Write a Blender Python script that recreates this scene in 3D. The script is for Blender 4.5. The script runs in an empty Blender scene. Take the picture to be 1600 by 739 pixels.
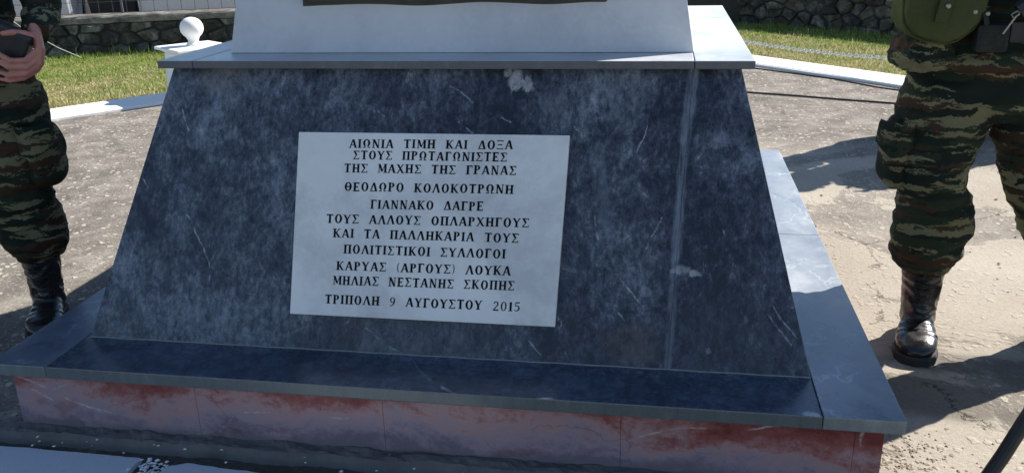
import bpy, bmesh, math, random
import numpy as np
from mathutils import Vector, noise as mn
random.seed(7); RNG = np.random.default_rng(7)
S = bpy.context.scene; COL = S.collection
# ------------------------------------------------------------------ camera, sky, sun, exposure
CAM = (0.6555, -2.0069, 1.42); PITCH, YAW, ROLL = 0.3416, -0.1762, -0.0262
fw = Vector((math.sin(YAW)*math.cos(PITCH), math.cos(YAW)*math.cos(PITCH), -math.sin(PITCH)))
rt = Vector((math.cos(YAW), -math.sin(YAW), 0)); up = rt.cross(fw)
r2 = rt*math.cos(ROLL)+up*math.sin(ROLL); u2 = -rt*math.sin(ROLL)+up*math.cos(ROLL)
cd = bpy.data.cameras.new('camera'); cam = bpy.data.objects.new('camera', cd); COL.objects.link(cam)
from mathutils import Matrix
cam.matrix_world = Matrix(((r2.x,u2.x,-fw.x,CAM[0]),(r2.y,u2.y,-fw.y,CAM[1]),(r2.z,u2.z,-fw.z,CAM[2]),(0,0,0,1)))
cd.sensor_width = 36; cd.lens = 36*1374.96/1600; cd.clip_start = .05; cd.clip_end = 500
S.camera = cam
SA, SB = .85, .78                      # shadow offset per metre of height, towards -x and -y
SUN_EL = math.atan(1/math.hypot(SA, SB)); SUN_AZ = math.atan2(SA, SB)
w = bpy.data.worlds.new('World'); S.world = w; w.use_nodes = True
wn = w.node_tree.nodes; sky = wn.new('ShaderNodeTexSky'); sky.sky_type = 'NISHITA'; sky.sun_disc = False
sky.sun_elevation = SUN_EL; sky.sun_rotation = SUN_AZ; sky.air_density = 1.0; sky.dust_density = .1; sky.ozone_density = 2.2
w.node_tree.links.new(sky.outputs[0], wn['Background'].inputs[0]); wn['Background'].inputs[1].default_value = .078
sl = bpy.data.lights.new('sun', 'SUN'); sl.energy = 4.8; sl.angle = math.radians(.53); sl.color = (1, .945, .87)
so = bpy.data.objects.new('sun', sl); COL.objects.link(so)
so.rotation_euler = Vector((SA, SB, 1)).to_track_quat('Z', 'Y').to_euler(); so.location = (6, 6, 10)
S.view_settings.view_transform = 'Standard'; S.view_settings.look = 'None'
S.view_settings.exposure = 0.92; S.view_settings.gamma = 1

# ------------------------------------------------------------------ helpers
def tag(o, label=None, cat=None, group=None, kind=None):
    if label: o['label'] = label
    if cat: o['category'] = cat
    if group: o['group'] = group
    if kind: o['kind'] = kind
    return o
def empty(name, loc=(0,0,0), rz=0, **k):
    o = bpy.data.objects.new(name, None); COL.objects.link(o); o.location = loc; o.rotation_euler = (0,0,rz)
    o.empty_display_size = .1
    return tag(o, **k)
def link(name, me, mat=None, parent=None, smooth=False, loc=None, **k):
    o = bpy.data.objects.new(name, me); COL.objects.link(o)
    if mat is not None and len(me.materials) == 0: me.materials.append(mat)
    if parent is not None: o.parent = parent
    if loc is not None: o.location = loc
    if smooth: me.shade_smooth()
    return tag(o, **k)
class MB:
    def __init__(s): s.v = []; s.f = []
    def add(s, v, f):
        b = len(s.v); s.v += [tuple(p) for p in v]; s.f += [tuple(b+i for i in q) for q in f]; return s
    def hexa(s, P):   # 4 bottom ccw, 4 top ccw
        return s.add(P, [(3,2,1,0),(4,5,6,7),(0,1,5,4),(1,2,6,5),(2,3,7,6),(3,0,4,7)])
    def box(s, a, b):
        x0,y0,z0 = a; x1,y1,z1 = b
        return s.hexa([(x0,y0,z0),(x1,y0,z0),(x1,y1,z0),(x0,y1,z0),(x0,y0,z1),(x1,y0,z1),(x1,y1,z1),(x0,y1,z1)])
    def rings(s, R, cap=True):
        n = len(R[0]); b = len(s.v)
        for r in R: s.v += [tuple(p) for p in r]
        for i in range(len(R)-1):
            for j in range(n):
                a = b+i*n+j; c = b+i*n+(j+1)%n; s.f.append((a, c, c+n, a+n))
        if cap:
            s.f.append(tuple(b+j for j in range(n))[::-1]); s.f.append(tuple(b+(len(R)-1)*n+j for j in range(n)))
        return s
    def tube(s, path, rad, n=12, flat=None):
        P = [Vector(p) for p in path]; R = []
        rad = rad if hasattr(rad, '__len__') else [rad]*len(P)
        u = None
        for i, p in enumerate(P):
            t = (P[min(i+1, len(P)-1)]-P[max(i-1, 0)]).normalized()
            if u is None:
                u = t.cross(Vector((0,0,1)));
                if u.length < .05: u = t.cross(Vector((0,1,0)))
            u = (u-t*u.dot(t)).normalized(); v = t.cross(u)
            ra = rad[i]; rx, ry = (ra if hasattr(ra, '__len__') else (ra, ra))
            R.append([p+u*rx*math.cos(a)+v*ry*math.sin(a) for a in [2*math.pi*k/n for k in range(n)]])
        return s.rings(R)
    def ball(s, c, r, nu=16, nv=10):
        r = r if hasattr(r, '__len__') else (r, r, r)
        R = []
        for i in range(nv+1):
            t = max(.03, min(math.pi-.03, math.pi*i/nv))
            R.append([(c[0]+r[0]*math.sin(t)*math.cos(a), c[1]+r[1]*math.sin(t)*math.sin(a), c[2]-r[2]*math.cos(t)) for a in [2*math.pi*k/nu for k in range(nu)]])
        return s.rings(R)
    def zr(s, L, n=28, e=1.0):   # horizontal elliptical rings (z, cx, cy, rx, ry)
        R = []
        for z, cx, cy, rx, ry in L:
            R.append([(cx+rx*math.copysign(abs(math.cos(a))**e, math.cos(a)), cy+ry*math.copysign(abs(math.sin(a))**e, math.sin(a)), z) for a in [2*math.pi*k/n for k in range(n)]])
        return s.rings(R)
    def mesh(s, name='mesh'):
        me = bpy.data.meshes.new(name); me.from_pydata(s.v, [], s.f); me.update(); return me
    def obj(s, name, mat, parent=None, smooth=False, bevel=0, seg=2, **k):
        me = s.mesh(name)
        if bevel:
            bm = bmesh.new(); bm.from_mesh(me)
            bmesh.ops.bevel(bm, geom=[e for e in bm.edges], offset=bevel, segments=seg, affect='EDGES', profile=.6)
            bm.to_mesh(me); bm.free()
        return link(name, me, mat, parent, smooth, **k)
def remeshed(mb, voxel, smooth=6, name='mesh'):
    me = mb.mesh(name); o = bpy.data.objects.new('remesh', me); COL.objects.link(o)
    m = o.modifiers.new('r', 'REMESH'); m.mode = 'VOXEL'; m.voxel_size = voxel
    if smooth: q = o.modifiers.new('s', 'SMOOTH'); q.factor = .5; q.iterations = smooth
    dg = bpy.context.evaluated_depsgraph_get(); dg.update()
    out = bpy.data.meshes.new_from_object(o.evaluated_get(dg)); bpy.data.objects.remove(o)
    out.name = name; out.shade_smooth(); return out
def displace(me, fn):
    n = len(me.vertices); co = np.empty(n*3); me.vertices.foreach_get('co', co); co = co.reshape(-1,3)
    no = np.empty(n*3); me.vertices.foreach_get('normal', no); no = no.reshape(-1,3)
    d = np.array([fn(Vector(c), Vector(q)) for c, q in zip(co, no)])
    co = co+no*d[:,None]; me.vertices.foreach_set('co', co.ravel()); me.update(); return me

# ------------------------------------------------------------------ materials
class NT:
    def __init__(s, name):
        s.m = bpy.data.materials.new(name); s.m.use_nodes = True; s.t = s.m.node_tree; s.n = s.t.nodes
        s.b = s.n['Principled BSDF']; s.tc = s.n.new('ShaderNodeTexCoord'); s.obj = s.tc.outputs['Object']
    def set(s, sock, v):
        if isinstance(v, bpy.types.NodeSocket): s.t.links.new(v, sock)
        else:
            if hasattr(v, '__len__') and len(v) == 3 and len(sock.default_value) == 4: v = tuple(v)+(1,)
            sock.default_value = v
    def map(s, vec=None, scale=(1,1,1), rot=(0,0,0), loc=(0,0,0)):
        q = s.n.new('ShaderNodeMapping'); s.set(q.inputs[0], vec or s.obj); q.inputs['Scale'].default_value = scale
        q.inputs['Rotation'].default_value = rot; q.inputs['Location'].default_value = loc; return q.outputs[0]
    def noise(s, vec=None, scale=5, detail=4, rough=.55, dist=0, col=False):
        q = s.n.new('ShaderNodeTexNoise'); s.set(q.inputs['Vector'], vec or s.obj); q.inputs['Scale'].default_value = scale
        q.inputs['Detail'].default_value = detail; q.inputs['Roughness'].default_value = rough; q.inputs['Distortion'].default_value = dist
        return q.outputs['Color' if col else 'Fac']
    def voro(s, vec=None, scale=5, feat='F1', rnd=1, out='Distance'):
        q = s.n.new('ShaderNodeTexVoronoi'); q.feature = feat; s.set(q.inputs['Vector'], vec or s.obj); q.inputs['Scale'].default_value = scale
        q.inputs['Randomness'].default_value = rnd; return q.outputs[out]
    def math(s, op, a, b=0.0, c=0.0, clamp=False):
        q = s.n.new('ShaderNodeMath'); q.operation = op; q.use_clamp = clamp
        s.set(q.inputs[0], a); s.set(q.inputs[1], b)
        if op in ('MULTIPLY_ADD',): s.set(q.inputs[2], c)
        return q.outputs[0]
    def step(s, v, a, b, lo=0, hi=1):
        q = s.n.new('ShaderNodeMapRange'); q.interpolation_type = 'SMOOTHSTEP'; s.set(q.inputs[0], v)
        q.inputs[1].default_value = a; q.inputs[2].default_value = b; q.inputs[3].default_value = lo; q.inputs[4].default_value = hi
        return q.outputs[0]
    def mix(s, f, a, b, mode='MIX'):
        q = s.n.new('ShaderNodeMix'); q.data_type = 'RGBA'; q.blend_type = mode
        s.set(q.inputs[0], f); s.set(q.inputs[6], a); s.set(q.inputs[7], b); return q.outputs[2]
    def ramp(s, f, stops):
        q = s.n.new('ShaderNodeValToRGB'); s.set(q.inputs[0], f); e = q.color_ramp.elements
        while len(e) < len(stops): e.new(.5)
        for i, (p, c) in enumerate(stops): e[i].position = p; e[i].color = tuple(c)+(1,)
        return q.outputs[0]
    def sep(s, v):
        q = s.n.new('ShaderNodeSeparateXYZ'); s.set(q.inputs[0], v); return q.outputs
    def vadd(s, a, b, sc=1.0):
        q = s.n.new('ShaderNodeVectorMath'); q.operation = 'MULTIPLY_ADD'; s.set(q.inputs[0], b); q.inputs[1].default_value = (sc,)*3; s.set(q.inputs[2], a); return q.outputs[0]
    def seg(s, vec, A, B, w):    # mask of a line segment A-B of half width w in vec space
        A = Vector(A); B = Vector(B); d = B-A; L = d.length; d.normalize()
        q = s.n.new('ShaderNodeVectorMath'); q.operation = 'SUBTRACT'; s.set(q.inputs[0], vec); q.inputs[1].default_value = A
        t = s.n.new('ShaderNodeVectorMath'); t.operation = 'DOT_PRODUCT'; s.set(t.inputs[0], q.outputs[0]); t.inputs[1].default_value = d
        tt = s.math('MINIMUM', s.math('MAXIMUM', t.outputs['Value'], 0), L)
        m = s.n.new('ShaderNodeVectorMath'); m.operation = 'SCALE'; m.inputs[0].default_value = d; s.set(m.inputs['Scale'], tt)
        r = s.n.new('ShaderNodeVectorMath'); r.operation = 'DISTANCE'; s.set(r.inputs[0], q.outputs[0]); s.set(r.inputs[1], m.outputs[0])
        return s.step(r.outputs['Value'], w*.35, w, 1, 0)
    def blob(s, vec, C, r, soft=.6, sq=(1,1,1)):
        q = s.n.new('ShaderNodeVectorMath'); q.operation = 'SUBTRACT'; s.set(q.inputs[0], vec); q.inputs[1].default_value = C
        k = s.n.new('ShaderNodeVectorMath'); k.operation = 'MULTIPLY'; s.set(k.inputs[0], q.outputs[0]); k.inputs[1].default_value = sq
        l = s.n.new('ShaderNodeVectorMath'); l.operation = 'LENGTH'; s.set(l.inputs[0], k.outputs[0])
        return s.step(l.outputs['Value'], r*(1-soft), r, 1, 0)
    def bump(s, h, strength=.3, dist=.01):
        q = s.n.new('ShaderNodeBump'); q.inputs['Strength'].default_value = strength; q.inputs['Distance'].default_value = dist
        s.set(q.inputs['Height'], h); s.t.links.new(q.outputs[0], s.b.inputs['Normal'])
    def fin(s, col, rough=.6, spec=.5, metal=0, coat=0):
        s.set(s.b.inputs['Base Color'], col); s.set(s.b.inputs['Roughness'], rough); s.b.inputs['Specular IOR Level'].default_value = spec
        s.b.inputs['Metallic'].default_value = metal; s.b.inputs['Coat Weight'].default_value = coat; return s.m

def plain(name, col, rough=.6, metal=0, spec=.5, var=.15, sc=30, bump=0, coat=0):
    t = NT(name); n = t.noise(scale=sc, detail=5)
    c = t.mix(n, tuple(x*(1-var) for x in col), tuple(min(1, x*(1+var)) for x in col))
    if bump: t.bump(t.noise(scale=sc*3, detail=4), bump, .004)
    return t.fin(c, t.step(n, .3, .7, rough*.85, min(1, rough*1.15)), spec, metal, coat)

def marble_dark(name, dark, mid, light, veins=(), blobs=(), stains=(), band=None, rough=(.22,.42), edge=None, regions=()):
    t = NT(name)
    warp = t.noise(scale=6, detail=3, col=True); wv = t.vadd(t.obj, warp, .05); wv2 = t.vadd(t.obj, t.noise(scale=14, detail=4, col=True), .025)
    wv2 = t.map(wv2, loc=(-.0125,-.0125,-.0125))
    c1 = t.noise(t.map(wv, scale=(1,1,.55), rot=(0,.35,0)), 3.4, 9, .62, .5)
    c2 = t.noise(t.map(wv, scale=(1,1,.5), rot=(0,.2,0)), 22, 9, .78, .3)
    c3 = t.noise(t.map(scale=(1,1,.42), rot=(0,.15,0)), 75, 6, .8)
    f = t.math('ADD', t.math('MULTIPLY', c1, .36), t.math('ADD', t.math('MULTIPLY', c2, .42), t.math('MULTIPLY', c3, .44)))
    for C, r, sq, dv in regions: f = t.math('ADD', f, t.math('MULTIPLY', t.blob(wv, C, r, .9, sq), dv))
    col = t.ramp(f, [(.535, dark), (.615, mid), (.73, light)])
    # speckled crystals and short pale scratches
    sp = t.math('MULTIPLY', t.step(t.noise(scale=170, detail=2), .62, .72), t.step(c1, .48, .62))
    col = t.mix(t.math('MULTIPLY', sp, .35), col, tuple(x*1.3 for x in light))
    for k, (sc, rot, th) in enumerate([((5,1,1.3),.6,.012),((4,1,1),-.5,.010),((7,1,2.2),1.0,.012)]):
        vv = t.voro(t.map(t.vadd(t.obj, t.noise(scale=5, detail=5, col=True), .22), scale=sc, rot=(0,rot,0), loc=(k*3.1,0,k)), 1.5, 'DISTANCE_TO_EDGE')
        m = t.math('MULTIPLY', t.step(vv, 0, th, 1, 0), t.step(t.noise(t.map(loc=(k*5,0,2)), 5.5, 3), .54, .66)); m = t.math('MULTIPLY', m, t.step(t.noise(scale=26, detail=3), .5, .62))
        col = t.mix(t.math('MULTIPLY', m, .4), col, tuple(min(.8, x*1.3) for x in light))
    if band:
        for A, B, wd, st in band:
            m = t.seg(wv2, A, B, wd); m = t.math('MULTIPLY', m, t.step(t.noise(t.map(scale=(9,1,.9)), 9, 6, .7), .3, .62))
            col = t.mix(t.math('MULTIPLY', m, st), col, tuple(x*1.05 for x in light))
    for A, B, wd, st in veins: col = t.mix(t.math('MULTIPLY', t.math('MULTIPLY', t.seg(wv2, A, B, wd), t.step(c3, .38, .58, .15, 1)), st), col, (.42,.45,.5))
    for C, r, sq, st, cc in blobs: col = t.mix(t.math('MULTIPLY', t.step(t.math('ADD', t.blob(wv2, C, r*1.25, .95, sq), t.math('MULTIPLY', t.math('SUBTRACT', c2, .5), 2.6)), .30, .80 if r < .06 else 1.1), t.math('MULTIPLY', t.step(c3, .32, .62, .45, 1), st)), col, cc)
    for C, r, sq, st, cc in stains:
        m = t.math('MULTIPLY', t.blob(wv2, C, r, .5, sq), t.step(c2, .3, .6, .3, 1)); col = t.mix(t.math('MULTIPLY', m, st), col, cc)
    if edge:
        g = t.n.new('ShaderNodeNewGeometry'); nz = t.math('ABSOLUTE', t.sep(g.outputs['True Normal'])[2])
        st = t.math('ADD', t.math('MULTIPLY', t.noise(t.map(scale=(9,9,1.5)), 3, 8, .75), .6), t.math('MULTIPLY', t.noise(scale=7, detail=6, rough=.7), .4))
        col = t.mix(t.step(nz, .55, .75, 1, 0), col, t.ramp(st, [(.3, edge[0]), (.55, edge[1]), (.75, edge[2])]))
    t.bump(c3, .06, .002)
    return t.fin(col, t.step(c2, .3, .7, rough[0], rough[1]), .45)

# feature positions measured on the big front slab (x, y, z of the sloping face)
def fp(x, z): return (x, .2002+(z-.247)*(.364/.773), z)
_V = [((.021,.968),(.060,.950)),((.060,.950),(.101,.925)),((.45,.936),(.47,.905)),((.47,.905),(.489,.893)),((-.189,.315),(-.12,.272)),((-.12,.272),(-.048,.238)),((.5,.427),(.565,.365)),((.576,.777),(.609,.861)),
      ((.946,.445),(.985,.385)),((.985,.385),(1.032,.339)),((.938,.413),(1.016,.322)),((-.938,.696),(-.91,.665)),((-.78,.60),(-.70,.47)),((-.70,.47),(-.685,.42)),((.30,.30),(.34,.26)),((.47,.63),(.485,.57)),
      ((.06,.87),(.10,.84)),((.55,.47),(.62,.40)),((.83,.60),(.845,.56)),((.19,.885),(.215,.87)),((-.83,.90),(-.80,.84)),((.40,.86),(.43,.83)),((-.20,.905),(-.17,.885)),((.62,.55),(.66,.63))]
_B = [((.225,.985),.045,(1.4,1,1.1),.75,(.52,.54,.56)),((.262,.972),.034,(1.2,1,1),.7,(.5,.52,.55)),((.20,1.006),.025,(1,1,1),.7,(.5,.52,.55)),
      ((.722,.497),.030,(.8,1,1.8),.6,(.42,.44,.47)),((.755,.490),.020,(.8,1,1.6),.8,(.5,.52,.55)),((.695,.493),.014,(1,1,1.3),.6,(.4,.42,.46)),
      ((.82,.83),.075,(.8,1,1.6),.45,(.28,.31,.38)),((.90,.79),.06,(.9,1,1.5),.4,(.26,.29,.36)),((-.139,.95),.04,(1.25,1,.9),.6,(.03,.036,.055)),
      ((-.135,.93),.03,(1.2,1,1),.5,(.03,.036,.055)),((.80,.30),.012,(1,1,.8),.6,(.4,.42,.46)),((.90,.38),.02,(1.6,1,.8),.4,(.35,.38,.42)),((.36,.93),.09,(.7,1,1),.28,(.24,.27,.33)),((.55,.95),.11,(.8,1,.8),.3,(.25,.28,.34)),
      ((.62,.44),.03,(1,1,1.6),.35,(.36,.38,.44))]
M = {}
M['face'] = marble_dark('blue_grey_marble', (.018,.022,.033), (.057,.069,.095), (.20,.23,.28),
    veins=[(fp(*a), fp(*b), .0035, .7) for a, b in _V], blobs=[(fp(*c), r, sq, st, cc) for c, r, sq, st, cc in _B],
    stains=[(fp(.59,.305),.10,(1.0,.3,1.5),.55,(.10,.085,.070)),(fp(-.05,.30),.35,(1,.5,3.2),.5,(.05,.052,.055)),(fp(-.7,.985),.12,(1,.5,2.2),.4,(.20,.19,.17)),(fp(.85,.33),.25,(1,.3,1.6),.45,(.028,.034,.045))],
    regions=[(fp(-.65,.80),.55,(1,1,.8),.026),(fp(-.75,.45),.35,(1,1,.8),.018),(fp(.50,.98),.22,(.7,1,1),.03),(fp(.86,.80),.18,(1,1,1),.04),(fp(.9,.45),.42,(1.1,1,.7),-.05),(fp(.2,.30),.7,(1,1,2.4),-.03),(fp(.2,.9),.3,(.8,1,1.6),-.02),(fp(-.88,.62),.12,(1,1,1),-.04)],
    band=[(fp(.737,1.01), fp(.716,.829), .022, .8),(fp(.716,.829), fp(.701,.532), .020, .75),(fp(.701,.532), fp(.69,.258), .016, .6),(fp(.47,.80), fp(.50,.60), .03, .3)])
M['face_dark'] = M['face']
M['ledge_front'] = marble_dark('polished_navy_marble', (.036,.046,.068), (.062,.078,.112), (.13,.155,.20),
    veins=[((-.042,.179,.247),(.018,.097,.247),.0035,.35),((.018,.097,.247),(.09,.027,.247),.004,.5),((.09,.027,.247),(.125,.0,.247),.006,.85),((.127,.0,.25),(.128,.0,.20),.008,.9)],
    blobs=[((1.05,0,.247),.03,(.8,1,1.2),.85,(.55,.55,.52))], rough=(.2,.34), edge=((.085,.10,.105),(.12,.14,.145),(.20,.22,.22)))
def light_marble(name, a, b, c, vs=1.0, rough=(.3,.5), vein=.5, edge=None):
    t = NT(name)
    wv = t.vadd(t.obj, t.noise(scale=3, detail=5, col=True), .30)
    n1 = t.noise(t.map(wv, scale=(1,.5,1), rot=(.2,.3,.6)), 4*vs, 8, .6); n2 = t.noise(scale=40, detail=6, rough=.7)
    col = t.ramp(t.math('ADD', t.math('MULTIPLY', n1, .8), t.math('MULTIPLY', n2, .2)), [(.36, a), (.52, b), (.66, c)])
    vv = t.voro(t.map(t.vadd(t.obj, t.noise(scale=4, detail=6, col=True), .4), scale=(1.3,.5,1.3), rot=(.3,.2,.8)), 3.2*vs, 'DISTANCE_TO_EDGE')
    m = t.math('MULTIPLY', t.step(vv, 0, .03, 1, 0), t.step(t.noise(scale=3.1), .45, .6))
    col = t.mix(t.math('MULTIPLY', m, vein), col, tuple(min(.85, x*1.35) for x in c))
    if edge:      # sawn vertical edge, streaky and duller than the polished top
        g = t.n.new('ShaderNodeNewGeometry'); nz = t.math('ABSOLUTE', t.sep(g.outputs['True Normal'])[2])
        st = t.math('ADD', t.math('MULTIPLY', t.noise(t.map(scale=(9,9,1.5)), 3, 8, .75), .6), t.math('MULTIPLY', t.noise(scale=7, detail=6, rough=.7), .4))
        col = t.mix(t.step(nz, .55, .75, 1, 0), col, t.ramp(st, [(.3, edge[0]), (.55, edge[1]), (.75, edge[2])]))
    t.bump(n2, .05, .002)
    return t.fin(col, t.step(n1, .35, .65, rough[0], rough[1]), .5)
EDG = ((.085,.092,.105),(.12,.13,.145),(.22,.22,.22))
M['ledge_side'] = light_marble('grey_marble', (.19,.215,.25), (.27,.30,.335), (.37,.40,.43), 1.2, (.26,.42), .6, ((.13,.14,.145),(.2,.22,.22),(.36,.38,.38)))
M['ledge_left_shade'] = light_marble('shaded_grey_marble', (.075,.092,.125), (.115,.137,.178), (.20,.23,.28), 1.2, (.26,.42), .5, ((.10,.11,.115),(.16,.18,.185),(.28,.30,.30)))  # grey ledge marble with the left side's blue shade put into its colour
M['cap'] = light_marble('pale_grey_marble', (.34,.36,.40), (.50,.52,.54), (.60,.61,.62), 1, (.28,.42), .4, EDG)
M['white'] = light_marble('white_marble', (.50,.51,.55), (.62,.63,.66), (.68,.69,.71), .6, (.4,.6), .12)
M['plaque'] = light_marble('plaque_marble', (.60,.59,.585), (.80,.79,.77), (.86,.85,.83), .9, (.45,.6), .3)
def pink():
    t = NT('rose_marble'); wv = t.vadd(t.obj, t.noise(scale=3.5, detail=5, col=True), .22)
    n = t.noise(t.map(wv, scale=(.55,1,1.6), rot=(0,-.12,0)), 5, 9, .62, .3); n2 = t.noise(scale=60, detail=6, rough=.75)
    z = t.sep(t.obj)[2]; x = t.sep(t.obj)[0]
    f = t.math('ADD', t.math('ADD', t.math('ADD', -.08, t.math('MULTIPLY', n, .68)), t.math('MULTIPLY', n2, .24)), t.math('ADD', t.math('MULTIPLY', z, 1.6), t.math('MULTIPLY', t.step(x, .5, 1.2), .09)))
    col = t.ramp(f, [(.42, (.18,.145,.19)), (.52, (.31,.24,.285)), (.60, (.40,.25,.255)), (.69, (.29,.095,.085)), (.79, (.17,.035,.033))])
    wv2 = t.map(t.vadd(t.obj, t.noise(scale=18, detail=4, col=True), .02), loc=(-.01,-.01,-.01))
    for A, B, wd in [((-1.22,.19),(-1.13,.158),.006),((-1.176,.146),(-1.11,.114),.005),((-1.10,.155),(-1.05,.172),.003),((-1.064,.124),(-1.0,.10),.005),((-1.0,.10),(-.93,.085),.005),((1.181,.20),(1.174,.165),.006),((1.174,.165),(1.18,.14),.004),((.62,.13),(.72,.165),.004),((.72,.165),(.79,.168),.004),((.9,.175),(.97,.19),.004),((-.5,.12),(-.42,.125),.003),((-.25,.12),(-.19,.126),.003)]:
        col = t.mix(t.math('MULTIPLY', t.seg(wv2, (A[0],.039,A[1]), (B[0],.039,B[1]), wd), t.step(n2, .35, .6, .1, .7)), col, (.55,.48,.48))
    vv = t.voro(t.map(t.vadd(t.obj, t.noise(scale=4, detail=5, col=True), .3), scale=(1,1,2.4)), 3.0, 'DISTANCE_TO_EDGE')
    col = t.mix(t.math('MULTIPLY', t.step(vv, 0, .02, 1, 0), t.step(t.noise(scale=4.4), .45, .6, 0, .4)), col, (.14,.05,.06))
    col = t.mix(t.math('MULTIPLY', t.step(t.noise(t.map(scale=(1,1,1.8)), 7, 4), .60, .70), .35), col, (.16,.035,.035))
    col = t.mix(t.step(t.math('ADD', z, t.math('MULTIPLY', t.noise(scale=9), .05)), .05, .085, .55, 0), col, (.17,.16,.165))
    t.bump(n2, .08, .002); return t.fin(col, .38, .4)
M['pink'] = pink()
M['core'] = plain('cement_core', (.2,.2,.2), .9)
M['mortar'] = plain('dirty_mortar', (.13,.125,.12), .95, var=.5, sc=14, bump=.5)
M['grout'] = plain('pale_grout', (.22,.23,.24), .9, var=.5, sc=40)
M['ink'] = plain('black_paint', (.010,.010,.012), .95, spec=.1)
M['white_paint'] = plain('white_lime_paint', (.80,.80,.78), .75, var=.05, sc=12, bump=.15)
M['bronze'] = plain('weathered_bronze', (.11,.10,.07), .5, .55, var=.4, sc=18, bump=.3)
M['paver'] = plain('pale_paving_slab', (.46,.50,.54), .85, var=.09, sc=60, bump=.4)
M['chip'] = plain('white_chippings', (.72,.73,.74), .8, var=.1)
M['wire'] = plain('galvanised_wire', (.12,.12,.12), .5, .5)
M['chain'] = plain('galvanised_chain', (.62,.63,.62), .35, .7)
M['cable'] = plain('black_cable', (.02,.02,.02), .6)
M['black'] = plain('matt_black_steel', (.018,.016,.015), .5, 0, var=.3)
M['gun'] = plain('gun_black', (.02,.021,.025), .42, .2)
M['skin'] = None
M['hair'] = plain('dark_hair', (.02,.014,.01), .8)
M['beret'] = plain('black_wool', (.015,.016,.02), .95)
M['web'] = plain('dark_webbing', (.011,.014,.012), .8, var=.3, sc=90, bump=.3)
M['metal'] = plain('brushed_nickel', (.30,.30,.28), .4, .9)
M['lace'] = plain('black_lace', (.02,.02,.02), .8)
M['rubber'] = plain('black_rubber', (.022,.022,.022), .75)
M['car'] = plain('white_car_paint', (.72,.72,.72), .25, coat=.6, var=.03)
M['glass'] = plain('tinted_glass', (.02,.025,.03), .08, spec=.8)
M['lamp'] = plain('lamp_glass', (.5,.5,.52), .12)
M['tyre'] = M['rubber']; M['rim'] = plain('alloy', (.4,.4,.42), .35, .8)
def leather():
    t = NT('black_leather'); n = t.noise(scale=130, detail=4, rough=.7); n2 = t.noise(scale=22, detail=4)
    t.bump(t.math('ADD', n, t.math('MULTIPLY', n2, 3)), .22, .003)
    return t.fin((.014,.013,.014), t.step(n2, .3, .7, .16, .36), .7)
M['leather'] = leather()
def skin():
    t = NT('skin'); n = t.noise(scale=35, detail=4); c = t.mix(n, (.38,.15,.115), (.54,.25,.195))
    t.bump(t.noise(scale=260, detail=3), .15, .002); t.b.inputs['Subsurface Weight'].default_value = .08
    t.b.inputs['Subsurface Radius'].default_value = (.01,.004,.002); t.b.inputs['Subsurface Scale'].default_value = 1
    return t.fin(c, .5)
M['skin'] = skin()
def camo():
    t = NT('lizard_camouflage'); o = t.vadd(t.obj, t.noise(t.map(scale=(1,1,1.6)), 11, 6, .72, col=True), .065)
    def st(scale, loc, a, b, z=5.5, rot=.0):
        n = t.noise(t.map(o, scale=(1,1,z), rot=(rot*.3,rot,0), loc=loc), scale, 5, .62, .4); return t.step(n, a, b)
    col = t.mix(st(2.5,(0,0,0),.49,.50,5.6), (.150,.142,.080), (.020,.032,.019))
    col = t.mix(st(2.8,(3,1,7),.54,.55,5.6,.08), col, (.048,.029,.018))
    col = t.mix(st(3.0,(9,5,2),.52,.53,6.5,-.08), col, (.011,.018,.013))
    col = t.mix(st(3.8,(1,8,12),.60,.61,5,.05), col, (.18,.17,.10))
    col = t.mix(st(11,(4,2,3),.66,.68,5), col, (.014,.018,.015))
    wv = t.noise(t.map(scale=(1,1,1)), 420, 2); t.bump(t.math('ADD', wv, t.math('MULTIPLY', t.noise(scale=45, detail=3), 2)), .18, .002)
    return t.fin(col, .9, .2)
M['camo'] = camo()
def canvas():
    t = NT('olive_canvas'); n = t.noise(scale=9, detail=6); a = t.noise(t.map(scale=(1,1,6)), 160, 2); b = t.noise(t.map(scale=(6,1,1)), 160, 2)
    c = t.mix(n, (.050,.062,.026), (.090,.100,.044)); c = t.mix(t.step(t.math('ADD', a, b), .95, 1.15, 0, .35), c, (.035,.045,.025))
    t.bump(t.math('ADD', a, b), .35, .002); return t.fin(c, 1.0, .05)
M['canvas'] = canvas()
def rock():
    t = NT('lichened_limestone'); oi = t.n.new('ShaderNodeObjectInfo'); t.obj = t.vadd(t.obj, oi.outputs['Location'], 3.7); n = t.noise(scale=7, detail=8, rough=.72); n2 = t.noise(scale=30, detail=7, rough=.8)
    c = t.ramp(n, [(.34,(.035,.037,.035)),(.5,(.12,.12,.11)),(.64,(.32,.32,.30))])
    c = t.mix(t.step(oi.outputs['Random'], 0, 1, 0, .55), c, (.10,.085,.06)); c = t.mix(t.step(n2, .58, .70, 0, .6), c, (.30,.29,.25)); c = t.mix(t.step(t.noise(scale=16, detail=4), .6, .68, 0, .7), c, (.03,.032,.028))
    c = t.mix(1.0, c, t.ramp(t.math('FRACT', t.math('MULTIPLY', oi.outputs['Random'], 7.3)), [(0,(.55,.57,.6)),(.5,(.9,.88,.82)),(1,(1.5,1.5,1.45))]), 'MULTIPLY')
    t.bump(t.math('ADD', n2, t.math('MULTIPLY', n, 2)), 1.0, .02); return t.fin(c, .95, .2)
M['rock'] = rock()
def coping():
    t = NT('old_concrete_coping'); n = t.noise(t.map(scale=(1,1,2)), 6, 8, .65); n2 = t.noise(scale=45, detail=6, rough=.7)
    c = t.ramp(t.math('ADD', t.math('MULTIPLY', n, .7), t.math('MULTIPLY', n2, .3)), [(.35,(.07,.065,.055)),(.5,(.19,.175,.15)),(.65,(.36,.34,.30))])
    t.bump(n2, .6, .01); return t.fin(c, .95, .2)
M['coping'] = coping()
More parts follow.
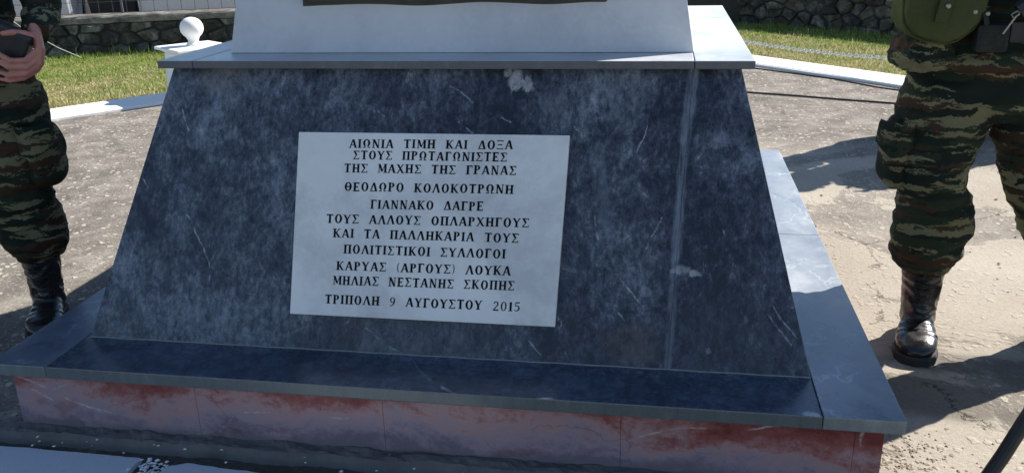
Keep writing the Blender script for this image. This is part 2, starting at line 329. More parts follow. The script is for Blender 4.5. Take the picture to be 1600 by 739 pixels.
def ground():
    t = NT('worn_concrete_paving')
    xyz = t.sep(t.obj); x, y = xyz[0], xyz[1]
    big = t.noise(scale=.9, detail=6, rough=.6); med = t.noise(scale=4.5, detail=7, rough=.65, dist=.4); fine = t.noise(scale=60, detail=6, rough=.75)
    # aggregate layer: grey brown matrix with pale flat stones showing through
    vd = t.voro(t.vadd(t.obj, t.noise(scale=18, detail=3, col=True), .05), 24); vc = t.voro(t.vadd(t.obj, t.noise(scale=18, detail=3, col=True), .05), 24, out='Color')
    vs = t.sep(vc)
    agg = t.ramp(t.math('ADD', t.math('MULTIPLY', med, .6), t.math('MULTIPLY', fine, .4)), [(.36,(.085,.074,.062)),(.5,(.175,.155,.132)),(.62,(.29,.262,.225))])
    pm = t.math('MULTIPLY', t.step(vd, .22, .36, 1, 0), t.step(vs[0], .50, .54))
    agg = t.mix(t.math('MULTIPLY', pm, .9), agg, t.mix(vs[1], (.36,.31,.25), (.56,.50,.42)))
    vd2 = t.voro(scale=75); vc2 = t.sep(t.voro(scale=75, out='Color'))
    agg = t.mix(t.math('MULTIPLY', t.math('MULTIPLY', t.step(vd2, .25, .4, 1, 0), t.step(vc2[0], .55, .6)), .75), agg, (.42,.375,.31))
    agg = t.mix(t.math('MULTIPLY', t.math('MULTIPLY', t.step(vd2, .2, .4, 1, 0), t.step(vc2[1], .82, .85)), .6), agg, (.05,.042,.035))
    # smoother pale cement skin on the right of the monument, worn through in patches
    cem = t.ramp(t.math('ADD', t.math('MULTIPLY', big, .5), t.math('MULTIPLY', fine, .5)), [(.36,(.29,.25,.195)),(.5,(.38,.335,.27)),(.64,(.46,.415,.34))])
    edge = t.math('ADD', t.math('MULTIPLY', t.noise(t.map(loc=(2.2,7.7,0)), 1.15, 7, .6, .5), 1.0), 0)
    reg = t.math('MULTIPLY', t.step(x, .9, 1.4), t.step(t.math('ADD', y, t.math('MULTIPLY', med, .8)), 3.9, 4.5, 1, 0))
    cm = t.math('MULTIPLY', reg, t.step(edge, .455, .48))
    rim = t.math('MULTIPLY', reg, t.math('MULTIPLY', t.step(edge, .42, .44), t.step(edge, .455, .44)))
    mid = t.math('MULTIPLY', reg, t.step(edge, .36, .5, .55, 1))
    col = t.mix(t.math('MULTIPLY', mid, .38), agg, cem); col = t.mix(t.math('MULTIPLY', cm, .85), col, cem)
    # dark patched bitumen-like repair near the front right, damp soil beside the plinth
    dk = t.math('MULTIPLY', t.blob(t.obj, (1.75,.66,0), .6, .35, (.75,2.2,1)), t.step(t.math('ADD', med, t.math('MULTIPLY', fine, .4)), .60, .72))
    col = t.mix(t.math('MULTIPLY', dk, .7), col, (.085,.075,.06))
    soil = t.math('MULTIPLY', t.step(t.math('ADD', y, t.math('MULTIPLY', med, .12)), .10, .16, 1, 0), t.step(x, 1.15, 1.25, 1, 0))
    col = t.mix(t.math('MULTIPLY', soil, .85), col, t.mix(fine, (.025,.023,.02), (.10,.09,.075)))
    cr = t.voro(t.vadd(t.obj, t.noise(scale=3.5, detail=7, rough=.7, col=True), .35), .62, 'DISTANCE_TO_EDGE')
    crm = t.math('MULTIPLY', t.step(cr, 0, .003, 1, 0), t.step(t.noise(scale=2.2, detail=2), .50, .58))
    col = t.mix(t.math('MULTIPLY', crm, .8), col, (.03,.025,.02))
    h = t.math('ADD', t.math('MULTIPLY', fine, .5), t.math('ADD', t.math('MULTIPLY', pm, .35), t.math('MULTIPLY', cm, .5)))
    h = t.math('SUBTRACT', t.math('ADD', h, t.math('MULTIPLY', med, .6)), t.math('MULTIPLY', crm, 1.0))
    t.bump(h, .75, .012); return t.fin(col, .92, .25)
M['ground'] = ground()
def turf():
    t = NT('turf_soil'); n = t.noise(scale=6, detail=6); return t.fin(t.ramp(n, [(.35,(.10,.10,.035)),(.6,(.24,.20,.09))]), .95, .1)
M['turf'] = turf()
def grassm():
    t = NT('grass_blades'); g = t.n.new('ShaderNodeNewGeometry'); r = g.outputs['Random Per Island']; p = t.noise(scale=1.3, detail=4); p2 = t.noise(t.map(loc=(5,3,0)), 6, 3)
    green = t.ramp(r, [(0,(.11,.20,.02)),(.6,(.24,.35,.06)),(1,(.48,.50,.20))]); straw = t.ramp(r, [(0,(.32,.26,.10)),(.7,(.56,.48,.25)),(1,(.72,.65,.45))])
    # greener towards the wall, drier towards the kerb
    xyz = t.sep(t.obj); at = t.n.new('ShaderNodeAttribute'); at.attribute_name = 'dry'
    f = t.math('ADD', at.outputs['Fac'], t.math('ADD', t.math('MULTIPLY', t.math('SUBTRACT', p, .5), 2.0), t.math('MULTIPLY', t.math('SUBTRACT', r, .5), .7)))
    c = t.mix(t.step(f, .3, .75), green, straw); t.fin(c, .7, .25)
    tr = t.n.new('ShaderNodeBsdfTranslucent'); t.set(tr.inputs[0], c); mx = t.n.new('ShaderNodeMixShader'); mx.inputs[0].default_value = .35
    out = t.n['Material Output']; t.t.links.new(t.b.outputs[0], mx.inputs[1]); t.t.links.new(tr.outputs[0], mx.inputs[2]); t.t.links.new(mx.outputs[0], out.inputs[0]); return t.m
M['grass'] = grassm()

# ------------------------------------------------------------------ ground, kerb, turf
def sheet(name, pts, z, mat, **k):
    me = bpy.data.meshes.new(name); me.from_pydata([(x, y, z) for x, y in pts], [], [tuple(range(len(pts)))]); return link(name, me, mat, **k)
sheet('ground', [(-80,-80),(80,-80),(80,80),(-80,80)], 0, M['ground'], kind='structure')
C0 = Vector((0, 1.37)); nL = Vector((-.79,.614)); dL = Vector((.614,.79)); nR = Vector((.734,.68)); dR = Vector((.68,-.734))
PL0 = Vector((-4.205,4.298)); PR0 = Vector((1.56,7.168))
apex = PL0+dL*6.12; apex = Vector((-.45,9.13))
Lend = PL0-dL*5.4; Rend = PR0+dR*7.6
def off(poly, d):       # offsets of the kerb polyline outwards
    a, b, c = poly; mit = (nL+nR).normalized(); k = d/mit.dot(nL); return [a+nL*d, b+mit*k, c+nR*d]
base = [Lend, apex, Rend]
# make the polyline exactly follow both measured edges
tL = (PL0-Lend).dot(dL)
def lineint(p, d, q, e):
    den = d.x*e.y-d.y*e.x; s = ((q.x-p.x)*e.y-(q.y-p.y)*e.x)/den; return p+d*s
apex = lineint(PL0, dL, PR0, dR); base = [Lend, apex, Rend]
kin = off(base, .02); kout = off(base, .46)
for i in range(2):
    a, b, c, d = kin[i], kin[i+1], kout[i+1], kout[i]
    mb = MB(); n = 30; R = []
    for k in range(n+1):
        s = k/n; p = a.lerp(b, s); q = d.lerp(c, s); j = .006*math.sin(k*2.3)+RNG.uniform(-.004,.004); h = .022
        dn = (q-p).normalized()
        R.append([(p.x+dn.x*j, p.y+dn.y*j, -.02), (p.x+dn.x*j, p.y+dn.y*j, h-.006), (p.x+dn.x*(.006+j), p.y+dn.y*(.006+j), h), (q.x, q.y, h+.004), (q.x, q.y, -.02)])
    mb.rings(R); o = mb.obj('kerb', M['white_paint'], kind='structure')
tin = off(base, .45)
WA = Vector((-10.0, 7.87+.3786*(-10+6.78))); WB = Vector((1.716, 11.09)); WC = WB+Vector((.725,-.689))*9.0
sheet('lawn', [tuple(tin[0]), tuple(tin[1]), tuple(tin[2]), tuple(WC), tuple(WB), tuple(WA)], .008, M['turf'], kind='structure')

def grass():
    V = []; F = []; dry = []
    dwL = (WB-WA).normalized(); nwL = Vector((dwL.y,-dwL.x)); dwR = (WC-WB).normalized(); nwR = Vector((dwR.y,-dwR.x))
    def ok(x, y):
        p = Vector((x, y))
        o1 = (p-base[0]).dot(nL)-.47; o2 = (p-base[2]).dot(nR)-.47
        k = max(o1, o2)
        if k < 0: return None
        wl = (p-WA).dot(nwL); wr = (p-WB).dot(nwR)
        m = wl if x < WB.x else wr
        if x < WB.x: m = min(wl, 99)
        if m < .03: return None
        return k, m
    def blade(x, y, z0, h, lean, wd, d):
        a = RNG.uniform(0, 6.283); ca, sa = math.cos(a), math.sin(a); b = RNG.uniform(0, 6.283); lx, ly = math.cos(b)*lean, math.sin(b)*lean; i = len(V)
        V.extend([(x-ca*wd, y-sa*wd, z0), (x+ca*wd, y+sa*wd, z0), (x+lx*.45+ca*wd*.8, y+ly*.45+sa*wd*.8, z0+h*.6), (x+lx*.45-ca*wd*.8, y+ly*.45-sa*wd*.8, z0+h*.6), (x+lx, y+ly, z0+h)])
        F.extend([(i,i+1,i+2,i+3), (i+3,i+2,i+4)]); dry.extend([d]*5)
    for (x0,x1,y0,y1,n) in [(-8.2,-3.3,3.6,9.6,78000),(1.0,4.6,4.6,11.0,60000),(-3.3,1.0,6.8,11,9000),(4.6,7.5,2,8,6000),(-9.5,-6.5,1,7,5000)]:
        for _ in range(n):
            x = RNG.uniform(x0,x1); y = RNG.uniform(y0,y1); q = ok(x, y)
            if q is None: continue
            k, m = q; d = .62-.20*k+(.0 if m > .35 else -.35)
            tuft = mn.noise((x*3.1, y*3.1, 0)); h = RNG.uniform(.012,.036)*(1+.5*tuft)*(2.2 if RNG.random() < .02 else 1)
            if m < .35: h *= RNG.uniform(1,2.0)*(3.0 if RNG.random() < .012 else 1)
            blade(x, y, .006, h*(1+.6*mn.noise((x*1.3,y*1.3,4))), RNG.uniform(.008,.035), RNG.uniform(.0022,.0045), d)
    me = bpy.data.meshes.new('grass'); me.from_pydata(V, [], F)
    at = me.attributes.new('dry', 'FLOAT', 'POINT'); at.data.foreach_set('value', dry)
    link('grass', me, M['grass'], label='short green and straw coloured grass between the white kerb and the stone wall', cat='grass', kind='stuff')
grass()

# ------------------------------------------------------------------ rubble walls
def clip(poly, a, b, c):          # keep a*x+b*y<=c
    out = []
    for i in range(len(poly)):
        p, q = poly[i-1], poly[i]; fp_, fq = a*p[0]+b*p[1]-c, a*q[0]+b*q[1]-c
        if fp_ <= 0: out.append(p)
        if fp_*fq < 0: t = fp_/(fp_-fq); out.append((p[0]+t*(q[0]-p[0]), p[1]+t*(q[1]-p[1])))
        # order: p then crossing
    return out
M['wallmortar'] = plain('dark_wall_mortar', (.055,.052,.045), 1, var=.6, sc=12, bump=.8)
def rubble(A, B, H, capH, label, seedx, s0, s1):
    L = (B-A).length; d = (B-A)/L; n = Vector((d.y,-d.x)); ang = math.atan2(d.y, d.x)
    root = empty('stone_wall', (A.x, A.y, 0), ang, label=label, cat='wall')
    rr = random.Random(seedx)
    seeds = []; z = .05; row = 0
    while z < H+.05:
        x = -.2+rr.random()*.2
        while x < L+.2:
            wd = rr.choice((rr.uniform(.10,.18),rr.uniform(.18,.30),rr.uniform(.28,.44))); seeds.append((x+wd/2+rr.uniform(-.05,.05), z+rr.uniform(-.055,.055))); x += wd
        z += rr.uniform(.115,.15); row += 1
    AZ = 1.55
    core = MB(); core.box((0,.004,-.1), (L,.34,H)); core.obj('mortar_core', M['wallmortar'], root)
    cnt = 0
    for i, (sx, sz) in enumerate(seeds):
        if cnt >= 298: break
        if sx < s0 or sx > s1: continue
        poly = [(sx-.4,-.06),(sx+.4,-.06),(sx+.4,H-.004),(sx-.4,H-.004)]
        poly = [(x, z) for x, z in poly]
        for j, (tx, tz) in enumerate(seeds):
            if j == i or abs(tx-sx) > .7: continue
            ax, az = tx-sx, (tz-sz)*AZ*AZ
            c = (tx*tx-sx*sx)/2+(tz*tz-sz*sz)*AZ*AZ/2
            poly = clip(poly, ax, az, c)
            if len(poly) < 3: break
        if len(poly) < 3: continue
        cx = sum(p[0] for p in poly)/len(poly); cz = sum(p[1] for p in poly)/len(poly)
        # resample outline and roughen
        pts = []
        for k in range(len(poly)):
            p, q = poly[k], poly[(k+1)%len(poly)]; m = max(1, int(math.hypot(p[0]-q[0], p[1]-q[1])/.07))
            for s in range(m): pts.append((p[0]+(q[0]-p[0])*s/m, p[1]+(q[1]-p[1])*s/m))
        if len(pts) < 4: continue
        dep = rr.uniform(.015,.075); R = []
        for lvl, (sc, yy) in enumerate([(1.0,.05),(.975,.01),(.88,-dep*.75),(.55,-dep)]):
            R.append([(( cx+(x-cx)*sc*(1-.30*abs(mn.noise((x*7+i, z*7, lvl*.3)))) )-cx, yy+(0 if lvl < 2 else .018*mn.noise((x*11, z*11, i*.7+lvl))), (cz+(z-cz)*sc*(1-.10*abs(mn.noise((x*8, z*9+i, lvl+5)))))-cz) for x, z in pts])
        mb = MB(); mb.rings(R, cap=False); b = len(mb.v); mb.v.append((0,-dep*1.05+.01*rr.random(),0)); nn = len(pts)
        for k in range(nn): mb.f.append((b-nn+k, b-nn+(k+1)%nn, b))
        mb.obj('stone', M['rock'], root, loc=(cx, 0, cz)); cnt += 1
    cp = MB(); m = int(L/.12); R = []
    for k in range(m+1):
        x = L*k/m; a, b2, c = mn.noise((x*3,0,seedx))*.02, mn.noise((x*4,3,seedx))*.014, mn.noise((x*6,9,seedx))*.02
        R.append([(x,-.03+a,H+c*.8),(x,-.035+a,H+capH-.02+b2),(x,-.015+a,H+capH+b2),(x,.18,H+capH+.012),(x,.37,H+capH),(x,.37,H)])
    cp.rings(R); cp.obj('coping', M['coping'], root)
    return root
rubble(WA, WB, .385, .085, 'low rubble stone wall with a pale concrete coping on the left, under the wire fence', 3, 2.0, 11.0)
rubble(WB, WC, .54, .10, 'shaded rubble stone wall behind the lawn on the right side, beyond the pale chain', 5, 0, 9)

# wire fence on the left wall
def fence():
    d = (WB-WA).normalized(); ang = math.atan2(d.y, d.x); root = empty('wire_fence', (WA.x, WA.y, .53), ang, label='dark wire mesh fence standing on the coping of the left stone wall', cat='fence')
    root.location = (WA.x-.15*(-d.y)*-1, WA.y+.15, .455)
    mb = MB(); x = .1
    while x < 11.5: mb.tube([(x,0,.02),(x,0,1.1)], .0032, 5); x += .163
    for z in (.035,.17,.31,.45,.6,.75,.9,1.05): mb.tube([(0,.004,z),(11.5,.004,z)], .0032, 5)
    mb.obj('wire_mesh', M['wire'], root, kind='stuff')
    for x in (.2,2.2,4.28,6.4,8.5,10.8):
        MB().tube([(x,.02,-.02),(x,.02,1.15)], .016, 10).obj('post', M['wire'], root)
fence()

# ------------------------------------------------------------------ parked white cars beyond the fence
def car(loc, rz, label, paint='car', grp='white cars parked behind the wire fence'):
    root = empty('parked_car', loc, rz, label=label, cat='car', group=grp)
    # side outline x (length) z, extruded with tumblehome
    prof = [(-2.05,.32),(-2.1,.55),(-2.02,.8),(-1.75,.92),(-1.0,.97),(1.3,.98),(1.85,.92),(2.05,.78),(2.1,.5),(2.02,.3),(1.75,.24),(1.62,.5),(1.35,.62),(1.08,.5),(.95,.24),(-.9,.24),(-1.03,.5),(-1.3,.62),(-1.57,.5),(-1.7,.24)]
    b = MB(); R = []
    for y, s in [(-.84,.96),(-.87,1),(0,1.0),(.87,1),(.84,.96)]: R.append([(x*(1 if abs(y) < .86 else .985), y, .6+(z-.6)*s) for x, z in prof])
    b.rings(R); b.obj('body', M[paint], root, bevel=0)
    c = MB(); R = []
    for y, in [(-.78,),(.78,)]: pass
    low = [(-1.5,.95),(1.35,.97)]; 
    c.hexa([(-1.65,-.8,.95),(1.45,-.8,.97),(1.45,.8,.97),(-1.65,.8,.95),(-.7,-.62,1.42),(.7,-.62,1.42),(.7,.62,1.42),(-.7,.62,1.42)]); c.obj('cabin_glass', M['glass'], root, bevel=.03)
    MB().box((-.68,-.61,1.415),(.68,.61,1.455)).obj('roof', M[paint], root, bevel=.018)
    for x in (-1.3,1.35):
        for s in (-1,1):
            tb = MB(); tb.tube([(x,s*.68,.31),(x,s*.86,.31)], .31, 24); tw = tb.obj('tyre', M['tyre'], root, bevel=.0)
            rb = MB(); rb.tube([(x,s*.80,.31),(x,s*.872,.31)], .19, 20); rb.obj('rim', M['rim'], tw)
    if paint == 'car': root.scale = (1.25,1.25,1.25)
    for s in (-1,1):
        MB().box((-2.09,s*.72-.12,.66),(-1.99,s*.72+.12,.78)).obj('headlight', M['lamp'], root, bevel=.02)
        MB().box((2.0,s*.72-.1,.66),(2.09,s*.72+.1,.8)).obj('tail_light', plain('tail_red', (.3,.02,.02), .2), root, bevel=.02)
    return root
dw = (WB-WA).normalized(); nb = Vector((-dw.y, dw.x)); fa = math.atan2(dw.y, dw.x)
def wallpt(s, back): p = WA+dw*s+nb*back; return (p.x, p.y, 0)
car(wallpt(2.30, 3.9), fa+math.pi/2, 'white parked car behind the wire fence, beside the left soldier, left of the gap')
M['dark_car'] = plain('black_car_paint', (.012,.012,.014), .25, coat=.6)
car(wallpt(5.33, 3.9), fa+math.pi/2, 'white parked car behind the wire fence, above the white ball post, right of the gap')

# ------------------------------------------------------------------ monument
mon = empty('monument', (0,0,0), label='grey marble war monument with sloping dark front, white inscription plaque and rose marble plinth', cat='monument')
XE, D, ZS, TS = 1.270, 2.746, .247, .037
I1, ZT = .200, 1.020; X0, X1, TX, TY0, TY1 = -1.07, 1.07, .868, .564, 2.182
MB().box((-1.20,.07,0),(1.20,2.67,.21)).obj('plinth_core', M['core'], mon)
js = [-1.231,-.647,-.086,.571,1.161,1.231]
for a, b in zip(js[:-1], js[1:]): MB().box((a+.0004,.039,.012),(b-.0004,.066,.2095)).obj('plinth_tile', M['pink'], mon, bevel=.0006, seg=1)
ys = [.068,.62,1.2,1.8,2.4,2.707]
for s in (-1,1):
    for a, b in zip(ys[:-1], ys[1:]):
        x0, x1 = sorted((s*1.204, s*1.231)); MB().box((x0,a+.001,.012),(x1,b-.001,.2095)).obj('plinth_tile', M['pink'], mon, bevel=.0012, seg=1)
for a, b in zip([-1.2,-.6,0,.6],[-.6,0,.6,1.2]): MB().box((a+.001,2.68,.012),(b-.001,2.707,.2095)).obj('plinth_tile', M['pink'], mon)
g = .0009
def slabpiece(nm, mat, x0, y0, x1, y1, z0, z1, bv=.003): return MB().box((x0+g,y0+g,z0),(x1-g,y1-g,z1)).obj(nm, mat, mon, bevel=bv, seg=2)
z0 = ZS-TS
slabpiece('ledge_slab', M['ledge_front'], -1.085, 0, 1.072, .30, z0, ZS)
slabpiece('ledge_slab', M['ledge_side'], 1.072, 0, XE, 1.375, z0, ZS); slabpiece('ledge_slab', M['ledge_side'], 1.072, 1.375, XE, D, z0, ZS)
slabpiece('ledge_slab', M['ledge_left_shade'], -XE, 0, -1.085, 1.3, z0, ZS); slabpiece('ledge_slab', M['ledge_side'], -XE, 1.3, -1.085, D, z0, ZS)
slabpiece('ledge_slab', M['ledge_side'], -1.085, 2.45, 1.072, D, z0, ZS)
# core frustum
def fr(z): t = (z-ZS)/(ZT-ZS); return (1.07+(TX-1.07)*t, .2+(TY0-.2)*t, 2.546+(TY1-2.546)*t)
def panel_front(xa0, xa1, xb0, xb1, name, mat, zt=ZT):
    th = .030; x, y, q = fr(ZS); xx, yy, qq = fr(zt)
    return MB().hexa([(xa0,y,ZS+.002),(xa1,y,ZS+.002),(xa1,y+th,ZS+.002),(xa0,y+th,ZS+.002),(xb0,yy,zt),(xb1,yy,zt),(xb1,yy+th,zt),(xb0,yy+th,zt)]).obj(name, mat, mon, bevel=.0007, seg=1)
panel_front(-1.07,.6873,-.868,.7353,'face_slab',M['face']); panel_front((.6877),1.07,.7357,.868,'face_slab',M['face'])
x, y, q = fr(ZS); xx, yy, qq = fr(ZT); th = .03
for s in (-1,1):
    for k, (t0, t1) in enumerate([(0,.5),(.5,1)]):
        ya0, ya1 = y+.031+(q-.031-y-.031)*t0+.0006, y+.031+(q-.031-y-.031)*t1-.0006; yb0, yb1 = yy+.031+(qq-.031-yy-.031)*t0+.0006, yy+.031+(qq-.031-yy-.031)*t1-.0006
        P = [(s*(x-th),ya0,ZS+.002),(s*x,ya0,ZS+.002),(s*x,ya1,ZS+.002),(s*(x-th),ya1,ZS+.002),(s*(xx-th),yb0,ZT),(s*xx,yb0,ZT),(s*xx,yb1,ZT),(s*(xx-th),yb1,ZT)]
        if s < 0: P = [P[1],P[0],P[3],P[2],P[5],P[4],P[7],P[6]]
        MB().hexa(P).obj('face_slab', M['face'], mon, bevel=.0018)
MB().hexa([(-x,q-th,ZS+.002),(x,q-th,ZS+.002),(x,q,ZS+.002),(-x,q,ZS+.002),(-xx,qq-th,ZT),(xx,qq-th,ZT),(xx,qq,ZT),(-xx,qq,ZT)]).obj('face_slab', M['face'], mon, bevel=.0018)
MB().hexa([(-x+.035,y+.035,ZS-.04),(x-.035,y+.035,ZS-.04),(x-.035,q-.035,ZS-.04),(-x+.035,q-.035,ZS-.04),(-xx+.035,yy+.035,ZT-.001),(xx-.035,yy+.035,ZT-.001),(xx-.035,qq-.035,ZT-.001),(-xx+.035,qq-.035,ZT-.001)]).obj('cement_core', M['core'], mon)
# grout bead at the foot of the front face
gb = MB(); path = [(-1.07+i*.0428,.199+.0012*math.sin(i*1.7),ZS+.0012) for i in range(51)]; gb.tube(path, .0026, 6); gb.obj('grout_line', M['grout'], mon)
# cap slab
CX, CY0, CY1, ZC = .904, .528, 2.218, 1.044
slabpiece('cap_slab', M['cap'], -.785, CY0, .737, .90, ZT+.0005, ZC); slabpiece('cap_slab', M['cap'], .737, CY0, CX, 1.688, ZT+.0005, ZC); slabpiece('cap_slab', M['cap'], .737, 1.688, CX, CY1, ZT+.0005, ZC)
slabpiece('cap_slab', M['cap'], -CX, CY0, -.785, 1.4, ZT+.0005, ZC); slabpiece('cap_slab', M['cap'], -CX, 1.4, -.785, CY1, ZT+.0005, ZC); slabpiece('cap_slab', M['cap'], -.785, 1.9, .737, CY1, ZT+.0005, ZC)
# white pillar (front slab, side slabs, back slab), crowned by a plain cornice
PX, PY0, PY1, TP, ZP = .738, .694, 2.052, .169, 2.75
def pl(z): k = (z-ZC)*TP; return PX-k, PY0+k, PY1-k
a, b, c = pl(ZC); A, B, Cc = pl(ZP)
MB().hexa([(-a,b,ZC+.001),(a,b,ZC+.001),(a,b+.03,ZC+.001),(-a,b+.03,ZC+.001),(-A,B,ZP),(A,B,ZP),(A,B+.03,ZP),(-A,B+.03,ZP)]).obj('pillar_slab', M['white'], mon, bevel=.002)
MB().hexa([(-a,c-.03,ZC+.001),(a,c-.03,ZC+.001),(a,c,ZC+.001),(-a,c,ZC+.001),(-A,Cc-.03,ZP),(A,Cc-.03,ZP),(A,Cc,ZP),(-A,Cc,ZP)]).obj('pillar_slab', M['white'], mon, bevel=.002)
for s in (-1,1):
    P = [(s*(a-.03),b+.031,ZC+.001),(s*a,b+.031,ZC+.001),(s*a,c-.031,ZC+.001),(s*(a-.03),c-.031,ZC+.001),(s*(A-.03),B+.031,ZP),(s*A,B+.031,ZP),(s*A,Cc-.031,ZP),(s*(A-.03),Cc-.031,ZP)]
    if s < 0: P = [P[1],P[0],P[3],P[2],P[5],P[4],P[7],P[6]]
    MB().hexa(P).obj('pillar_slab', M['white'], mon, bevel=.002)
MB().box((-A-.06,B-.06,ZP+.001),(A+.06,Cc+.06,ZP+.05)).obj('cornice', M['cap'], mon, bevel=.006)
# bronze relief panel on the pillar
def relief():
    k = .169/math.hypot(1,.169); cs = 1/math.hypot(1,.169); O = Vector((0, PY0, ZC)); U = Vector((1,0,0)); Vv = Vector((0,.169,1)).normalized(); N = U.cross(Vv)*1.0
    nx, nz = 90, 60; W2, z0_, z1_ = .484, .148, .80; V = []; F = []
    for i in range(nz+1):
        for j in range(nx+1):
            u = -W2+2*W2*j/nx; v = z0_+(z1_-z0_)*i/nz; e = min(u+W2, W2-u, v-z0_, z1_-v)
            h = .026 if e < .03 else .012+.012*abs(mn.fractal((u*7, v*7, 1), 1.0, 2.0, 4))
            if e < .0001: h = .0
            p = O+U*u+Vv*(v+.008*mn.noise((u*5,0,0))*(1 if i == 0 else 0))-N*0+Vector((0,-cs,k))*h; V.append(tuple(p))
    for i in range(nz):
        for j in range(nx): q = i*(nx+1)+j; F.append((q,q+1,q+nx+2,q+nx+1))
    me = bpy.data.meshes.new('bronze_relief'); me.from_pydata(V, [], F); link('bronze_relief', me, M['bronze'], mon, True)
relief()
# mortar bed along the foot of the plinth
def bed():
    V = []; F = []; nx, ny = 220, 6
    for i in range(nx+1):
        x = -1.42+2.72*i/nx; e = -.032+.016*mn.noise((x*6,0,0))+.01*mn.noise((x*25,2,0))
        for j in range(ny+1):
            t = j/ny; yv = .045+(e-.045)*t; h = .030+.010*mn.noise((x*9,yv*30,3))-(.032*max(0,(t-.62)/.38)**1.5)+.006*mn.noise((x*40,yv*60,1)); V.append((x, yv, h if j < ny else -.005))
    for i in range(nx):
        for j in range(ny): q = i*(ny+1)+j; F.append((q,q+ny+1,q+ny+2,q+1))
    me = bpy.data.meshes.new('mortar_bed'); me.from_pydata(V, [], F); me.flip_normals(); link('mortar_bed', me, M['mortar'], mon)
bed()
# inscription plaque: letters cut as slab-serif strokes
FN = Vector((0,-.90475,.42595)); FU = Vector((0,.42595,.90475))
T = .235; t_ = .1
def stem(x, y0, y1, w=T, s0=True, s1=True):
    o = [[(x-w/2,y0),(x+w/2,y0),(x+w/2,y1),(x-w/2,y1)]]; e = .10
    if s0: o.append([(x-w/2-e,y0),(x+w/2+e,y0),(x+w/2+e,y0+.07),(x-w/2-e,y0+.07)])
    if s1: o.append([(x-w/2-e,y1-.07),(x+w/2+e,y1-.07),(x+w/2+e,y1),(x-w/2-e,y1)])
    return o
def ln(x0, y0, x1, y1, w):
    if abs(y1-y0) > abs(x1-x0)*.4: return [[(x0-w/2,y0),(x0+w/2,y0),(x1+w/2,y1),(x1-w/2,y1)]]
    return [[(x0,y0-w/2),(x1,y1-w/2),(x1,y1+w/2),(x0,y0+w/2)]]
def arc(cx, cy, rx, ry, a0, a1, w0, w1, n=18):
    o = []
    for k in range(n):
        A_, B_ = math.radians(a0+(a1-a0)*k/n), math.radians(a0+(a1-a0)*(k+1)/n)
        o.append([(cx+rx*math.cos(A_), cy+ry*math.sin(A_)), (cx+rx*math.cos(B_), cy+ry*math.sin(B_)), (cx+(rx-w0)*math.cos(B_), cy+(ry-w1)*math.sin(B_)), (cx+(rx-w0)*math.cos(A_), cy+(ry-w1)*math.sin(A_))])
    return o
def ser(x, y, w=.32): return [[(x-w/2,y),(x+w/2,y),(x+w/2,y+.07),(x-w/2,y+.07)]]
